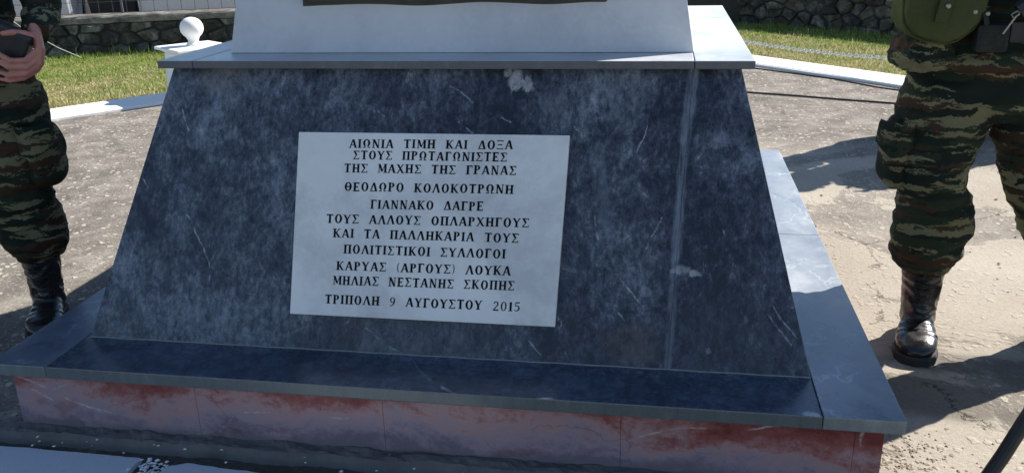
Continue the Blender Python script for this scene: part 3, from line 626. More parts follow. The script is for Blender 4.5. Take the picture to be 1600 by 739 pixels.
G = {
'Α': (.86, ln(.10,0,.42,1,.13)+ln(.74,0,.44,1,T)+ln(.2,.33,.66,.33,.08)+ser(.10,0,.26)+ser(.75,0,.30)),
'Λ': (.86, ln(.10,0,.42,1,.13)+ln(.74,0,.44,1,T)+ser(.10,0,.26)+ser(.75,0,.30)),
'Δ': (.86, ln(.10,0,.42,1,.13)+ln(.74,0,.44,1,T)+ln(.05,.045,.83,.045,.09)),
'Ι': (.40, stem(.2,0,1)), 'Ν': (.90, stem(.18,0,1,.13)+stem(.74,0,1,.085,False,True)+ln(.20,1,.72,0,T)),
'Τ': (.80, stem(.4,0,1,T,True,False)+ln(.04,.96,.76,.96,.13)+ln(.07,.82,.07,1,.07)+ln(.73,.82,.73,1,.07)),
'Μ': (1.04, stem(.17,0,1,.085,True,True)+stem(.88,0,1,T,True,True)+ln(.20,1,.52,.15,T)+ln(.85,1,.52,.15,.08)),
'Η': (.90, stem(.2,0,1)+stem(.71,0,1)+ln(.2,.5,.71,.5,.13)),
'Κ': (.88, stem(.2,0,1)+ln(.30,.46,.72,1,.13)+ln(.74,0,.36,.56,T)+ser(.72,.93,.26)+ser(.76,0,.28)),
'Ο': (.88, arc(.44,.5,.40,.52,0,360,T,.10,28)), 'Θ': (.88, arc(.44,.5,.40,.52,0,360,T,.10,28)+ln(.28,.5,.60,.5,.13)+ln(.3,.42,.3,.58,.05)+ln(.58,.42,.58,.58,.05)),
'Ω': (.94, arc(.46,.56,.40,.46,-62,242,T,.10,26)+ln(.06,.05,.36,.05,.10)+ln(.58,.05,.88,.05,.10)+ln(.30,.05,.28,.2,.08)+ln(.62,.05,.64,.2,.08)),
'Ξ': (.78, ln(.06,.95,.72,.95,.10)+ln(.18,.5,.60,.5,.10)+ln(.06,.05,.72,.05,.10)+ln(.08,.84,.08,1,.06)+ln(.70,.84,.70,1,.06)+ln(.08,0,.08,.17,.06)+ln(.70,0,.70,.17,.06)+ln(.2,.42,.2,.58,.05)+ln(.58,.42,.58,.58,.05)),
'Σ': (.78, ln(.06,.95,.70,.95,.10)+ln(.06,.05,.70,.05,.10)+ln(.42,.5,.12,1,T)+ln(.08,.02,.42,.5,.13)+ln(.69,.78,.69,1,.07)+ln(.70,0,.70,.24,.07)),
'Υ': (.84, stem(.42,0,.48,T,True,False)+ln(.42,.45,.12,1,T)+ln(.44,.45,.72,1,.13)+ser(.12,.93,.28)+ser(.73,.93,.24)),
'Π': (.90, stem(.2,0,1)+stem(.71,0,1)+ln(.08,.955,.83,.955,.09)),
'Ρ': (.76, stem(.2,0,1)+arc(.36,.73,.34,.27,-90,90,T,.08,14)+ln(.2,.96,.38,.96,.08)+ln(.2,.50,.38,.50,.08)),
'Γ': (.72, stem(.2,0,1)+ln(.1,.955,.66,.955,.13)+ln(.65,.76,.65,1,.07)),
'Ε': (.76, stem(.2,0,1)+ln(.1,.955,.66,.955,.13)+ln(.2,.5,.52,.5,.13)+ln(.1,.045,.68,.045,.13)+ln(.65,.78,.65,1,.07)+ln(.67,0,.67,.22,.07)+ln(.52,.40,.52,.60,.06)),
'Χ': (.86, ln(.74,0,.14,1,T)+ln(.12,0,.70,1,.13)+ser(.12,0,.26)+ser(.75,0,.26)+ser(.14,.93,.28)+ser(.71,.93,.24)),
'(': (.36, arc(.42,.5,.34,.62,115,245,.10,.02,12)), ')': (.36, arc(-.06,.5,.34,.62,-65,65,.10,.02,12)),
'9': (.70, arc(.34,.68,.28,.32,0,360,.14,.07,20)+arc(.10,.62,.52,.66,-62,5,.14,.08,10)+arc(.22,.14,.14,.14,180,340,.08,.07,8)),
'2': (.72, arc(.36,.70,.28,.30,-25,165,.15,.08,12)+ln(.12,.06,.54,.58,.13)+ln(.08,.06,.64,.06,.13)+ln(.63,.02,.63,.2,.06)),
'0': (.74, arc(.37,.5,.31,.51,0,360,.15,.07,24)), '1': (.48, stem(.26,0,1,T,True,False)+ln(.08,.82,.26,.98,.07)),
'5': (.70, ln(.16,.5,.18,.96,.08)+ln(.14,.93,.60,.93,.13)+arc(.30,.32,.33,.33,-140,115,.15,.08,16)), ' ': (1.0, [])}
LINES = [("ΑΙΩΝΙΑ ΤΙΜΗ ΚΑΙ ΔΟΞΑ",-.2455,.2276,.2445,.2302),("ΣΤΟΥΣ ΠΡΩΤΑΓΩΝΙΣΤΕΣ",-.2321,.193,.2305,.1938),("ΤΗΣ ΜΑΧΗΣ ΤΗΣ ΓΡΑΝΑΣ",-.2575,.1525,.2598,.1557),("ΘΕΟΔΩΡΟ ΚΟΛΟΚΟΤΡΩΝΗ",-.2536,.097,.2554,.1003),
 ("ΓΙΑΝΝΑΚΟ ΔΑΓΡΕ",-.1698,.046,.1709,.049),("ΤΟΥΣ ΑΛΛΟΥΣ ΟΠΛΑΡΧΗΓΟΥΣ",-.3042,-.0002,.308,.0048),("ΚΑΙ ΤΑ ΠΑΛΛΗΚΑΡΙΑ ΤΟΥΣ",-.2812,-.0428,.2813,-.0402),("ΠΟΛΙΤΙΣΤΙΚΟΙ ΣΥΛΛΟΓΟΙ",-.2454,-.0893,.2461,-.0868),
 ("ΚΑΡΥΑΣ (ΑΡΓΟΥΣ) ΛΟΥΚΑ",-.2653,-.1389,.2646,-.1348),("ΜΗΛΙΑΣ ΝΕΣΤΑΝΗΣ ΣΚΟΠΗΣ",-.2739,-.1821,.2793,-.1764),("ΤΡΙΠΟΛΗ 9 ΑΥΓΟΥΣΤΟΥ 2015",-.2955,-.2385,.3004,-.2354)]
PC = Vector((-.021, .2002, .247))+FU*.376     # plaque centre on the face
PRX = Vector((1,0,0)); PW, PH, PT = .405, .274, .014
# four corners of the plaque are slightly out of square, as measured
QC = [(-.398,-.274),(.394,-.274),(.413,.275),(-.411,.274)]
def pq(u, v, h):        # plaque coords -> world, bilinear over the corners
    s = (u+PW)/(2*PW); t = (v+PH)/(2*PH)
    x = (1-t)*((1-s)*QC[0][0]+s*QC[1][0])+t*((1-s)*QC[3][0]+s*QC[2][0]); yv = (1-t)*((1-s)*QC[0][1]+s*QC[1][1])+t*((1-s)*QC[3][1]+s*QC[2][1])
    return PC+PRX*x+FU*yv+FN*h
pq0 = [pq(u, v, h) for h in (-.001, PT) for u, v in [(-PW,-PH),(PW,-PH),(PW,PH),(-PW,PH)]]
plaque = MB().hexa(pq0).obj('plaque', M['plaque'], mon, bevel=.0022, seg=2)
for txt, ua, va, ub, vb in LINES:
    tot = sum(G[c][0]+(.12 if c != ' ' else 0) for c in txt)-.12; H_ = .0262; k = (ub-ua)/tot; mb = MB(); x = 0; n_ = 0
    for c in txt:
        wd, polys = G[c]
        jit = RNG.uniform(-.02,.02); hs = H_*(1+RNG.uniform(-.02,.02))
        for P in polys:
            ar = sum(P[i-1][0]*P[i][1]-P[i][0]*P[i-1][1] for i in range(len(P)))
            if ar < 0: P = P[::-1]
            n_ += 1; h = PT+.0004+(n_ % 40)*.000008
            mb.add([pq(ua+(x+px)*k, va+(vb-va)*((x+px)/tot)+(py+jit)*hs, h) for px, py in P], [tuple(range(len(P)))])
        x += wd+(.12 if c != ' ' else 0)
    mb.obj('inscription_line', M['ink'], plaque, kind='stuff')

# ------------------------------------------------------------------ paving slabs, chips, debris at the foot
def paver(poly, label):
    root_pts = []
    n = len(poly)
    for i in range(n):
        p, q = Vector(poly[i]), Vector(poly[(i+1)%n]); m = max(2, int((q-p).length/.02)); d = (q-p).normalized(); nn = Vector((d.y,-d.x))
        for k in range(m):
            r_ = p.lerp(q, k/m); j = .0035*mn.noise((r_.x*30,r_.y*30,1))+.004*mn.noise((r_.x*9,r_.y*9,4)); root_pts.append(r_+nn*j)
    cx = sum((p for p in root_pts), Vector((0,0)))/len(root_pts)
    R = [[(p.x,p.y,-.01) for p in root_pts],[(p.x,p.y,.014) for p in root_pts],[(cx.x+(p.x-cx.x)*.993,cx.y+(p.y-cx.y)*.988,.019+.0008*mn.noise((p.x*20,p.y*20,0))) for p in root_pts]]
    MB().rings(R).obj('paving_slab', M['paver'], label=label, cat='paving slab')
paver([(-1.75,-.62),(-.80,-.62),(-.775,-.072),(-1.75,-.062)], 'pale rectangular paving slab at the bottom left corner, left of the white chippings')
paver([(-.68,-.62),(.25,-.60),(.22,-.135),(-.63,-.082),(-.685,-.105)], 'pale paving slab with chipped edge at the bottom, right of the white chippings')
def chips(n, fx, smin, smax, name, mat, label, cat):
    V = []; F = []
    for _ in range(n):
        x, y, z = fx(); s = RNG.uniform(smin, smax); b = len(V); an = RNG.uniform(0,6.28)
        P = [(1,0,0),(-.3,.9,0),(-.8,-.6,0),(.3,-.9,.05),(0,.1,.6),(.1,0,-.5)]
        sx, sy, sz = s*RNG.uniform(.7,1.3), s*RNG.uniform(.6,1.1), s*RNG.uniform(.35,.8)
        for p in P:
            px, py, pz = p[0]*sx, p[1]*sy, p[2]*sz; V.append((x+px*math.cos(an)-py*math.sin(an), y+px*math.sin(an)+py*math.cos(an), z+pz))
        for i in range(4): F.append((b+i, b+(i+1)%4, b+4)); F.append((b+(i+1)%4, b+i, b+5))
    me = bpy.data.meshes.new(name); me.from_pydata(V, [], F); link(name, me, mat, label=label, cat=cat, kind='stuff')
def gap():
    y = RNG.uniform(-.5,-.075); return (-.728+RNG.normal(0,.022), y, .004+RNG.uniform(0,.014))
chips(420, gap, .004, .009, 'white_chippings', M['chip'], 'white marble chippings filling the gap between the two paving slabs', 'chippings')
def deb():
    x = RNG.uniform(-1.4,1.1); return (x, RNG.uniform(-.075,.02), .02+RNG.uniform(0,.01))
chips(60, deb, .002, .007, 'stone_chips', M['chip'], 'scattered white chips on the mortar strip below the rose marble plinth', 'stone chips')
M['rub'] = plain('rubble', (.30,.25,.19), .95, var=.5, sc=40, bump=.4)
def rub():
    if RNG.random() < .75: x = 1.25+abs(RNG.normal(0,.13)); y = .20+RNG.normal(0,.13)
    else: x = RNG.uniform(1.25,2.6); y = RNG.uniform(-.2,3.5)
    return (x, y, .001)
chips(520, rub, .002, .009, 'small_rubble', M['rub'], 'small loose rubble and grit on the ground at the right corner of the plinth', 'rubble')
def leaf():
    t = RNG.random(); x = RNG.uniform(1.3,2.6); y = RNG.uniform(.4,3.0); return (x, y, .004)
M['twig'] = plain('dry_leaf', (.05,.035,.02), .9)
chips(16, leaf, .008, .016, 'dry_leaf_scraps', M['twig'], 'dark dry leaf scraps scattered on the pale concrete right of the monument', 'leaf scraps')

# white post with ball finial, chain
def ball_post(x, y, rz, label):
    root = empty('ball_post', (x, y, 0), rz, label=label, cat='post', group='white ball-topped posts along the kerb')
    s = .235; R = []
    def sq(h, z, n=6, rd=.012): return [(-h,-h,z),(h,-h,z),(h,h,z),(-h,h,z)]
    MB().rings([sq(.225,0),sq(.215,.09),sq(.20,.40)]).obj('shaft', M['white_paint'], root, bevel=.008)
    MB().rings([sq(.19,.395),sq(.235,.425),sq(.262,.43),sq(.262,.452),sq(.245,.458)]).obj('top_plate', M['white_paint'], root, bevel=.004)
    prof = [(.075,.456),(.062,.475),(.047,.49),(.045,.505),(.058,.53),(.080,.552),(.096,.578),(.101,.604),(.099,.632),(.088,.660),(.068,.682),(.042,.697),(.012,.704)]
    mb = MB(); mb.rings([[(r*math.cos(a), r*math.sin(a), z-.0) for a in [2*math.pi*k/32 for k in range(32)]] for r, z in prof]); mb.obj('ball_finial', M['white_paint'], root, True)
    return root
pk = math.atan2(dL.y, dL.x)
ball_post(-3.52, 5.42, pk, 'white masonry post topped by a ball, on the white kerb left behind the monument')
def chain(A, B, sag, label):
    root = MB(); n = int((B-A).length/.036)
    for k in range(n):
        t = k/n; p = A.lerp(B, t); p.z -= sag*4*t*(1-t); d = (B-A).normalized(); d.z -= sag*4*(1-2*t)/(B-A).length; d.normalize()
        u = d.cross(Vector((0,0,1))).normalized(); v = d.cross(u)
        if k % 2: u = v
        P = [p+d*(.026*math.cos(a))+u*(.014*math.sin(a)) for a in [2*math.pi*i/8 for i in range(9)]]
        root.tube(P, .0052, 5)
    root.obj('chain', M['chain'], label=label, cat='chain')
pr0 = Vector((.55, 7.72, .36)); pr1 = Vector((4.0, 4.55, .38))
chain(Vector((.4,8.78,.33)), Vector((3.6,5.33,.33)), .15, 'pale steel chain sagging over the grass behind the right soldier')
ball_post(3.80, 5.13, math.atan2(dR.y, dR.x), 'white ball-topped kerb post outside the right edge, holding the chain end')
def cable(pts, r, name, mat, label, cat, n=6):
    P = []
    for i in range(len(pts)-1):
        for k in range(n): P.append(Vector(pts[i]).lerp(Vector(pts[i+1]), k/n)+Vector((mn.noise((i*3+k*.6,0,1))*.012, mn.noise((i*3+k*.6,5,1))*.012, 0)))
    P.append(Vector(pts[-1])); MB().tube(P, r, 7).obj(name, mat, label=label, cat=cat)
cable([(-.6,6.4,.008),(1.318,5.754,.008),(2.439,5.292,.008),(4.5,4.4,.008)], .0075, 'cable', M['cable'], 'thin black cable lying straight across the paving right of the monument', 'cable')
cable([(1.2,7.35,.006),(1.75,6.86,.006),(2.2,6.42,.006),(2.45,6.05,.006),(2.9,5.6,.006)], .006, 'cable', M['cable'], 'thin dark cable lying along the foot of the white kerb on the right', 'cable')
M['pale_wire'] = plain('pale_cord', (.6,.6,.58), .6)
cable([(-5.15,4.9,.95),(-5.35,5.6,.60),(-5.75,6.6,.28),(-6.15,7.5,.05)], .0028, 'guy_cord', M['pale_wire'], 'longer thin pale cord slanting down to the grass beside the left soldier', 'cord')
cable([(-5.9,6.3,.35),(-6.35,7.1,.16),(-6.6,7.5,.04)], .0028, 'guy_cord', M['pale_wire'], 'shorter thin pale cord slanting to the grass beside the left soldier\'s hand', 'cord')

# ------------------------------------------------------------------ soldiers
def fold(c, n, leg=True):
    z = c.z
    a = (.28-abs(mn.noise((c.x*5+z*2, c.y*5, z*13))))*.020+(.28-abs(mn.noise((c.x*11-z*6, c.y*11, z*26+3))))*.011+(.28-abs(mn.noise((c.x*22-z*14, c.y*22, z*34+9))))*.007
    k = 1.0 if z < .62 else .7
    s = math.sin(z*78+5*mn.noise((c.x*5, c.y*5, z*4))+9*c.x)*.003*k*max(0, mn.noise((c.x*4, c.y*4, z*6+4))+.35)
    return a*1.0*k+s
def trousers(flip, seed):
    mb = MB(); s = -1 if flip else 1
    def L(rows): return [(z, s*(a+b)/2, cy, (b-a)/2*.95, ry) for z, a, b, cy, ry in rows]
    mb.zr(L([(.255,-.165,-.075,.045,.055),(.262,-.205,-.055,.04,.075),(.285,-.236,-.045,.035,.095),(.33,-.258,-.022,.03,.105),(.39,-.268,-.005,.02,.112),(.45,-.266,-.004,.01,.110),(.50,-.262,-.016,-.005,.110),(.54,-.266,-.034,-.015,.112),(.58,-.275,-.058,-.02,.120),(.64,-.300,-.055,-.015,.128),(.70,-.305,-.035,-.005,.135),(.78,-.305,-.004,.0,.142),(.86,-.300,.03,.005,.145),(.92,-.285,.03,.01,.14)]))
    mb.zr(L([(.255,.315,.425,.06,.055),(.262,.28,.455,.05,.08),(.285,.25,.465,.045,.095),(.33,.215,.46,.04,.105),(.39,.155,.415,.03,.110),(.45,.122,.385,.02,.110),(.52,.085,.355,.01,.112),(.58,.055,.33,0,.118),(.66,.025,.315,0,.130),(.73,.000,.305,.0,.138),(.80,-.015,.295,.0,.142),(.88,-.02,.28,.01,.142),(.92,-.02,.265,.01,.14)]))
    mb.zr([(z, s*cx, .01, rx, ry) for z, cx, rx, ry in [(.80,-.005,.20,.12),(.84,-.008,.265,.138),(.90,-.012,.268,.148),(.97,-.018,.245,.145),(1.03,-.02,.225,.135),(1.09,-.02,.215,.13)]])
    me = remeshed(mb, .0075, 3, 'trousers')
    return displace(me, lambda c, n: fold(c+Vector((seed,0,0)), n))
def jacket():
    mb = MB()
    mb.zr([(.965,-.02,.01,.28,.18),(.99,-.03,.01,.29,.185),(1.03,-.03,.01,.275,.17),(1.075,-.02,.01,.235,.142),(1.10,-.02,.01,.235,.142),(1.16,-.015,.01,.25,.155),(1.28,-.005,.005,.245,.155),(1.38,0,.01,.235,.14),(1.45,0,.02,.19,.115),(1.49,0,.025,.11,.085),(1.525,0,.02,.078,.078)], 36)
    for A in ARMS: mb.tube(*A, n=18)
    me = remeshed(mb, .009, 5, 'jacket')
    return displace(me, lambda c, n: (.28-abs(mn.noise((c.x*6, c.y*6, c.z*11))))*.022+(.28-abs(mn.noise((c.x*14, c.y*14, c.z*24))))*.010)
# his left arm (+x) carries the rifle butt low, his right arm grips the fore-end at the chest
SHL, ELL, WRL = (.215,.03,1.43), (.335,.075,1.185), (.385,-.065,1.135)
SHR, ELR, WRR = (-.215,.03,1.43), (-.33,.0,1.17), (-.20,-.24,1.29)
K = 1/440.
def hp(px, py, dy): return (.413+(px-45)*K, -.155+dy, 1.054-(py-85)*K)
ARMS = [([(.12,.02,1.42),SHL,(.275,.05,1.32),(.325,.075,1.21),(.345,.04,1.155),(.375,-.03,1.145),hp(48,57,.045)], [.075,.085,.074,.066,.060,.050,.040]),
        ([(-.12,.02,1.42),SHR,(-.28,.02,1.30),(-.325,.0,1.19),(-.31,-.06,1.18),(-.25,-.17,1.24),WRR], [.075,.085,.074,.066,.06,.054,.047])]
def body(flip):
    mb = MB(); s = -1 if flip else 1
    mb.zr([(.84,0,.01,.13,.09),(.92,0,.01,.165,.105),(1.05,0,.01,.145,.09),(1.2,0,.01,.165,.10),(1.36,0,.01,.17,.10),(1.44,0,.015,.13,.08),(1.49,0,.02,.06,.06),(1.56,0,.015,.056,.058)], 20)
    for cx, a in ((-.12,-1),(.28,1)):
        mb.tube([(s*(a*.10+.0),.0,.90),(s*(-.15 if a < 0 else .22),.01,.50),(s*(-.135 if a < 0 else .372),.06,.16),(s*(-.135 if a < 0 else .372),.06,.07)], [.07,.05,.03,.025])
    for A in ARMS: mb.tube(A[0], [r*.62 for r in A[1]], n=12)
    # head with face
    mb.ball((0,-.005,1.675), (.076,.098,.088), 20, 14); mb.ball((0,-.045,1.615), (.057,.058,.062), 18, 12); mb.ball((0,-.085,1.575), (.026,.022,.020)); mb.tube([(0,-.103,1.665),(0,-.122,1.630)], [.010,.016], 10)
    mb.ball((0,-.104,1.690), (.050,.012,.010)); mb.ball((0,-.102,1.600), (.024,.012,.007)); mb.ball((0,-.100,1.588), (.020,.012,.007))
    for q in (-1,1): mb.ball((q*.077,.005,1.645), (.009,.019,.030)); mb.ball((q*.045,-.075,1.640), (.022,.024,.018))
    # left hand: palm behind the butt plate, four unequal fingers closed over its near side, thumb over the top
    mb.tube([WRL, hp(44,50,.055), hp(53,63,.035), hp(60,80,.018), hp(58,98,.010), hp(50,110,.006)], [(.024,.028),(.020,.028),(.017,.031),(.015,.030),(.014,.024),(.010,.014)], n=14)
    for P, r in (([hp(60,80,.0),hp(50,92,-.030),hp(32,91,-.052),hp(14,79,-.056)], .0100), ([hp(60,91,.0),hp(48,102,-.030),hp(28,100,-.052),hp(8,88,-.056)], .0100), ([hp(57,101,.0),hp(44,111,-.030),hp(25,112,-.050),hp(6,104,-.054)], .0094), ([hp(52,109,.0),hp(38,118,-.025),hp(22,120,-.044),hp(8,117,-.048)], .0082)):
        mb.tube(P, [r*1.15, r*1.05, r*1.04, r*.8], n=10)
        for p in P[1:3]: mb.ball(p, r*1.08, 10, 8)
        mb.ball(P[3], r*.8, 10, 8)
    th = [hp(56,66,.03), hp(46,56,.0), hp(34,53,-.022), hp(22,54,-.03)]; mb.tube(th, [.014,.012,.011,.009], n=10); mb.ball(th[3], .009, 10, 8)
    # right hand round the fore-end
    wr = Vector(WRR); c = wr+Vector((.06,-.05,.035)); mb.tube([WRR, wr+Vector((.03,-.03,.01)), c], [(.027,.02),(.036,.02),(.036,.018)], n=12)
    for i in range(4):
        o = Vector((-.012+.020*i, -.012, .012*i-.01)); P = [c+o*.6, c+o+Vector((.01,-.045,.0)), c+o+Vector((.0,-.062,.035)), c+o+Vector((-.01,-.035,.062))]; mb.tube(P, [.011,.011,.010,.0085], n=8)
    P = [wr+Vector((.02,-.01,.02)), c+Vector((-.02,.02,.045)), c+Vector((.01,.02,.075))]; mb.tube(P, [.014,.012,.010], n=8)
    return remeshed(mb, .0042, 1, 'body')
def boot_mesh():
    mb = MB(); R = []
    mb.zr([(.06,0,.005,.047,.070),(.10,0,.008,.046,.066),(.15,0,.010,.049,.062),(.20,0,.012,.053,.062),(.26,0,.012,.057,.064),(.33,0,.012,.060,.066)], 20)
    for y, hw, zb, zt in [(.092,.022,.03,.075),(.085,.034,.022,.095),(.06,.040,.02,.115),(.02,.041,.02,.118),(-.03,.043,.02,.105),(-.07,.049,.02,.088),(-.11,.054,.02,.079),(-.145,.054,.02,.077),(-.175,.049,.02,.071),(-.198,.038,.022,.059),(-.212,.020,.027,.044)]:
        n = 20; r = []
        for k in range(n):
            a = 2*math.pi*k/n; x = hw*math.copysign(abs(math.cos(a))**.75, math.cos(a)); z = (zb+zt)/2+(zt-zb)/2*math.copysign(abs(math.sin(a))**.8, math.sin(a)); r.append((x, y, z))
        R.append(r)
    mb.rings(R[::-1]); me = remeshed(mb, .0045, 4, 'boot')
    def f(c, n):
        d = 0
        if c.z < .15 and c.y > -.12 and c.z > .05: d += math.sin(c.y*150+c.z*90)*.0013
        if .10 < c.z < .30: d += math.sin(c.z*110+8*mn.noise((c.x*20,c.y*20,c.z*10)))*.0016
        if abs(c.y+.122) < .0035 and c.z > .03: d -= .0022      # toe cap seam
        return d+mn.noise(c*25)*.0012
    return displace(me, f)
def sole_mesh():
    out = [(0,.100),(.030,.090),(.042,.055),(.040,.0),(.042,-.05),(.054,-.10),(.058,-.145),(.052,-.185),(.034,-.213),(0,-.224)]; P = out+[(-x, y) for x, y in out[-2:0:-1]]
    m = MB(); m.rings([[(x*.98,y,.0) for x, y in P],[(x,y,.006) for x, y in P],[(x,y,.022) for x, y in P],[(x*.95,y*.97,.028) for x, y in P]]); me = m.mesh('sole'); return me
def laces_mesh():
    mb = MB()
    for i in range(9):
        z = .112+i*.024; y = -.062-(.0 if z > .16 else (.16-z)*.55); w = .022
        s = 1 if i % 2 else -1; mb.tube([(-w,y+.006,z),(0,y-.004,z+s*.006),(w,y+.006,z+.010)], .0022, 6); mb.tube([(w,y+.006,z),(0,y-.005,z+.006),(-w,y+.006,z+.012)], .0022, 6)
    return mb.mesh('laces')
JK = jacket(); BT, SO, LA = boot_mesh(), sole_mesh(), laces_mesh()
BODY = {False: body(False), True: body(True)}; TR = {False: trousers(False, 0), True: trousers(True, 3.3)}
for i, me in enumerate((BODY[False], BODY[True])): me.materials.append(M['skin'])
EYE = MB(); [EYE.ball((q*.031,-.083,1.662), .012, 12, 8) for q in (-1,1)]; EYE = EYE.mesh('eyes'); EYEM = plain('eye_white', (.6,.58,.55), .2)
def roundbox(c, h, r=.02, yaw=0):
    m = MB().box((c[0]-h[0],c[1]-h[1],c[2]-h[2]),(c[0]+h[0],c[1]+h[1],c[2]+h[2])); return m
def shared(name, me, mat, parent, smooth=True, **k): return link(name, me, mat, parent, smooth, **k)
POCK = None
def pocket(flip):
    s = -1 if flip else 1; mb = MB()
    mb.ball((s*-.292,-.01,.685), (.045,.095,.125), 20, 14); mb.ball((s*-.285,.0,.63), (.05,.095,.075), 20, 12); me = remeshed(mb, .007, 3, 'cargo_pocket'); return displace(me, lambda c, n: mn.noise(c*14)*.010)
PK = {f: pocket(f) for f in (False, True)}
def flap(flip):
    s = -1 if flip else 1; mb = MB(); R = []
    for k in range(9):
        t = k/8; a = math.radians(200+120*t) if True else 0
        x = -.292+math.cos(a)*.062; y = -.01+math.sin(a)*.112
        lo = .775-.045-.05*abs(1-abs(2*t-1)); R.append((x, y, lo))
    V = []; F = []
    for x, y, lo in R: V += [(s*x,y,.80),(s*(x-.006),y-.004,.79),(s*(x-.012),y-.006,lo),(s*(x+.002),y,lo+.004)]
    for k in range(8):
        b = k*4
        for j in range(4): F.append((b+j,b+(j+1)%4,b+4+(j+1)%4,b+4+j))
    F += [(3,2,1,0),tuple(32+j for j in range(4))]
    mb.add(V, F); return mb.mesh('pocket_flap')
FL = {f: flap(f) for f in (False, True)}
def soldier(loc, rz, flip, label):
    root = empty('person', loc, rz, label=label, cat='person'); s = -1 if flip else 1
    bd = shared('body', BODY[flip], M['skin'], root); shared('eyes', EYE, EYEM, root)
    shared('trousers', TR[flip], M['camo'], root); shared('jacket', JK, M['camo'], root)
    p = shared('cargo_pocket', PK[flip], M['camo'], root); shared('pocket_flap', FL[flip], M['camo'], p, False)
    for cx, ry, yy in ((-.133, -.24, .035),(.372,.12,.07)):
        bt = link('boot', BT, M['leather'], root, True, loc=(s*cx, yy, .002)); bt.rotation_euler = (0,0,s*ry if not (flip and cx < 0) else .50); bt.scale = (1.24,1.10,1.04)
        link('sole', SO, M['rubber'], bt); link('laces', LA, M['lace'], bt)
    be = MB(); be.zr([(1.055,-.02,.01,.240,.150),(1.057,-.02,.01,.247,.156),(1.108,-.02,.01,.247,.156),(1.11,-.02,.01,.240,.150)], 40); be.obj('belt', M['web'], root)
    MB().box((-.045,-.158,1.052),(.015,-.140,1.113)).obj('belt_buckle', M['gun'], root, bevel=.004)
    # beret, hair
    hb = MB(); hb.ball((0,.012,1.685), (.080,.092,.082), 20, 12); hm = hb.mesh('hair'); hv = [v for v in hm.vertices]
    for v in hv:
        if v.co.z < 1.66 and v.co.y < .03: v.co.y = .03
    link('hair', hm, M['hair'], root, True)
    b2 = MB(); b2.zr([(1.715,0,-.002,.086,.104),(1.74,0,-.002,.088,.106),(1.755,.01,-.0,.112,.125),(1.775,.018,0,.110,.120),(1.79,.02,0,.07,.08)], 28); b2.obj('beret', M['beret'], root, True)
    return root
LS = soldier((-1.822,.765,0), 0, True, 'soldier in dark camouflage at the left edge, hand closed round a rifle butt')
RS = soldier((1.695,.985,0), 0, False, 'soldier in camouflage trousers and black boots at the right edge, behind an olive bag')
# extra kit worn on the belt of the right soldier: dark pouch, clip, strap ends
MB().box((.03,-.215,1.01),(.19,-.150,1.15)).obj('ammunition_pouch', M['web'], RS, bevel=.014)
MB().box((-.15,-.205,1.03),(-.06,-.15,1.11)).obj('ammunition_pouch', M['web'], RS, bevel=.012)
def kit():
    m = MB(); m.tube([(-.085,-.215,1.085),(-.060,-.222,1.135),(-.052,-.222,1.142)], [.0032,.0032,.004], 8); m.tube([(-.064,-.222,1.128),(-.074,-.224,1.140),(-.060,-.224,1.150),(-.048,-.223,1.144)], .0026, 8); m.obj('metal_clip', M['metal'], RS)
    m = MB(); m.tube([(-.145,-.20,1.17),(-.135,-.212,1.13),(-.13,-.212,1.11)], [(.012,.003)]*3, 8); m.obj('strap_end', M['web'], RS)
    MB().ball((-.133,-.213,1.142), (.007,.004,.007)).obj('buckle_stud', M['metal'], RS)
kit()
# camouflaged jacket tail bunched under the bag
jt = MB(); jt.zr([(1.13,-.235,-.04,.05,.08),(1.08,-.245,-.05,.07,.11),(1.03,-.25,-.05,.088,.125),(1.0,-.252,-.05,.094,.13),(.985,-.25,-.05,.090,.125),(.965,-.245,-.04,.06,.10)], 24); jm = displace(remeshed(jt, .006, 2, 'jacket_tail'), lambda c, n: (.28-abs(mn.noise((c.x*14, c.y*14, c.z*20))))*.030+(.28-abs(mn.noise(c*38)))*.008); link('jacket_tail', jm, M['camo'], RS, True)

# olive bag hanging at the hip of the right soldier
def bag():
    root = empty('shoulder_bag', (1.43,.80,1.06), .12, label='olive green canvas shoulder bag with strap and snap, on the right soldier\'s hip', cat='bag')
    # front outline, rounded at the bottom
    O = [(-.100,.30),(-.104,.12),(-.098,.06),(-.072,.022),(-.03,.004),(.03,-.004),(.060,.004),(.100,.035),(.124,.075),(.130,.13),(.128,.30)]
    def ring(sc, y, dz=0): cx, cz = .015, .15; return [(cx+(x-cx)*sc, y, cz+(z-cz)*sc+dz) for x, z in O]
    mb = MB(); mb.rings([ring(.94,.115),ring(1,.07),ring(1.02,.02),ring(1.0,-.030),ring(.965,-.043),ring(.80,-.048),ring(.35,-.050)]); me = mb.mesh('bag_body')
    o = link('bag_body', me, M['canvas'], root, True); sd = o.modifiers.new('s', 'SUBSURF'); sd.levels = sd.render_levels = 4
    tx = bpy.data.textures.new('crease', 'CLOUDS'); tx.noise_scale = .07; dm = o.modifiers.new('d', 'DISPLACE'); dm.texture = tx; dm.strength = .018; dm.mid_level = .5
    P = [(x*1.02+.0, -.022, z*1.0) for x, z in O]; MB().tube(P, .0032, 6).obj('seam_piping', M['canvas'], root)
    st = MB(); st.hexa([(-.026,-.062,.062),(.010,-.062,.060),(.010,-.050,.060),(-.026,-.050,.062),(.000,-.068,.22),(.036,-.068,.22),(.036,-.050,.22),(.000,-.050,.22)]); s_ = st.obj('closing_strap', M['canvas'], root, bevel=.003)
    m = MB(); m.ball((.004,-.068,.108), (.008,.004,.008)); m.obj('snap', M['metal'], s_, True)
    m = MB(); m.ball((.092,-.044,.088), (.008,.004,.008)); m.obj('snap', M['metal'], root, True)
    MB().tube([(.13,.02,.26),(.15,.06,.40),(.12,.10,.52)], [(.018,.003)]*3, 8).obj('carrying_strap', M['canvas'], root)
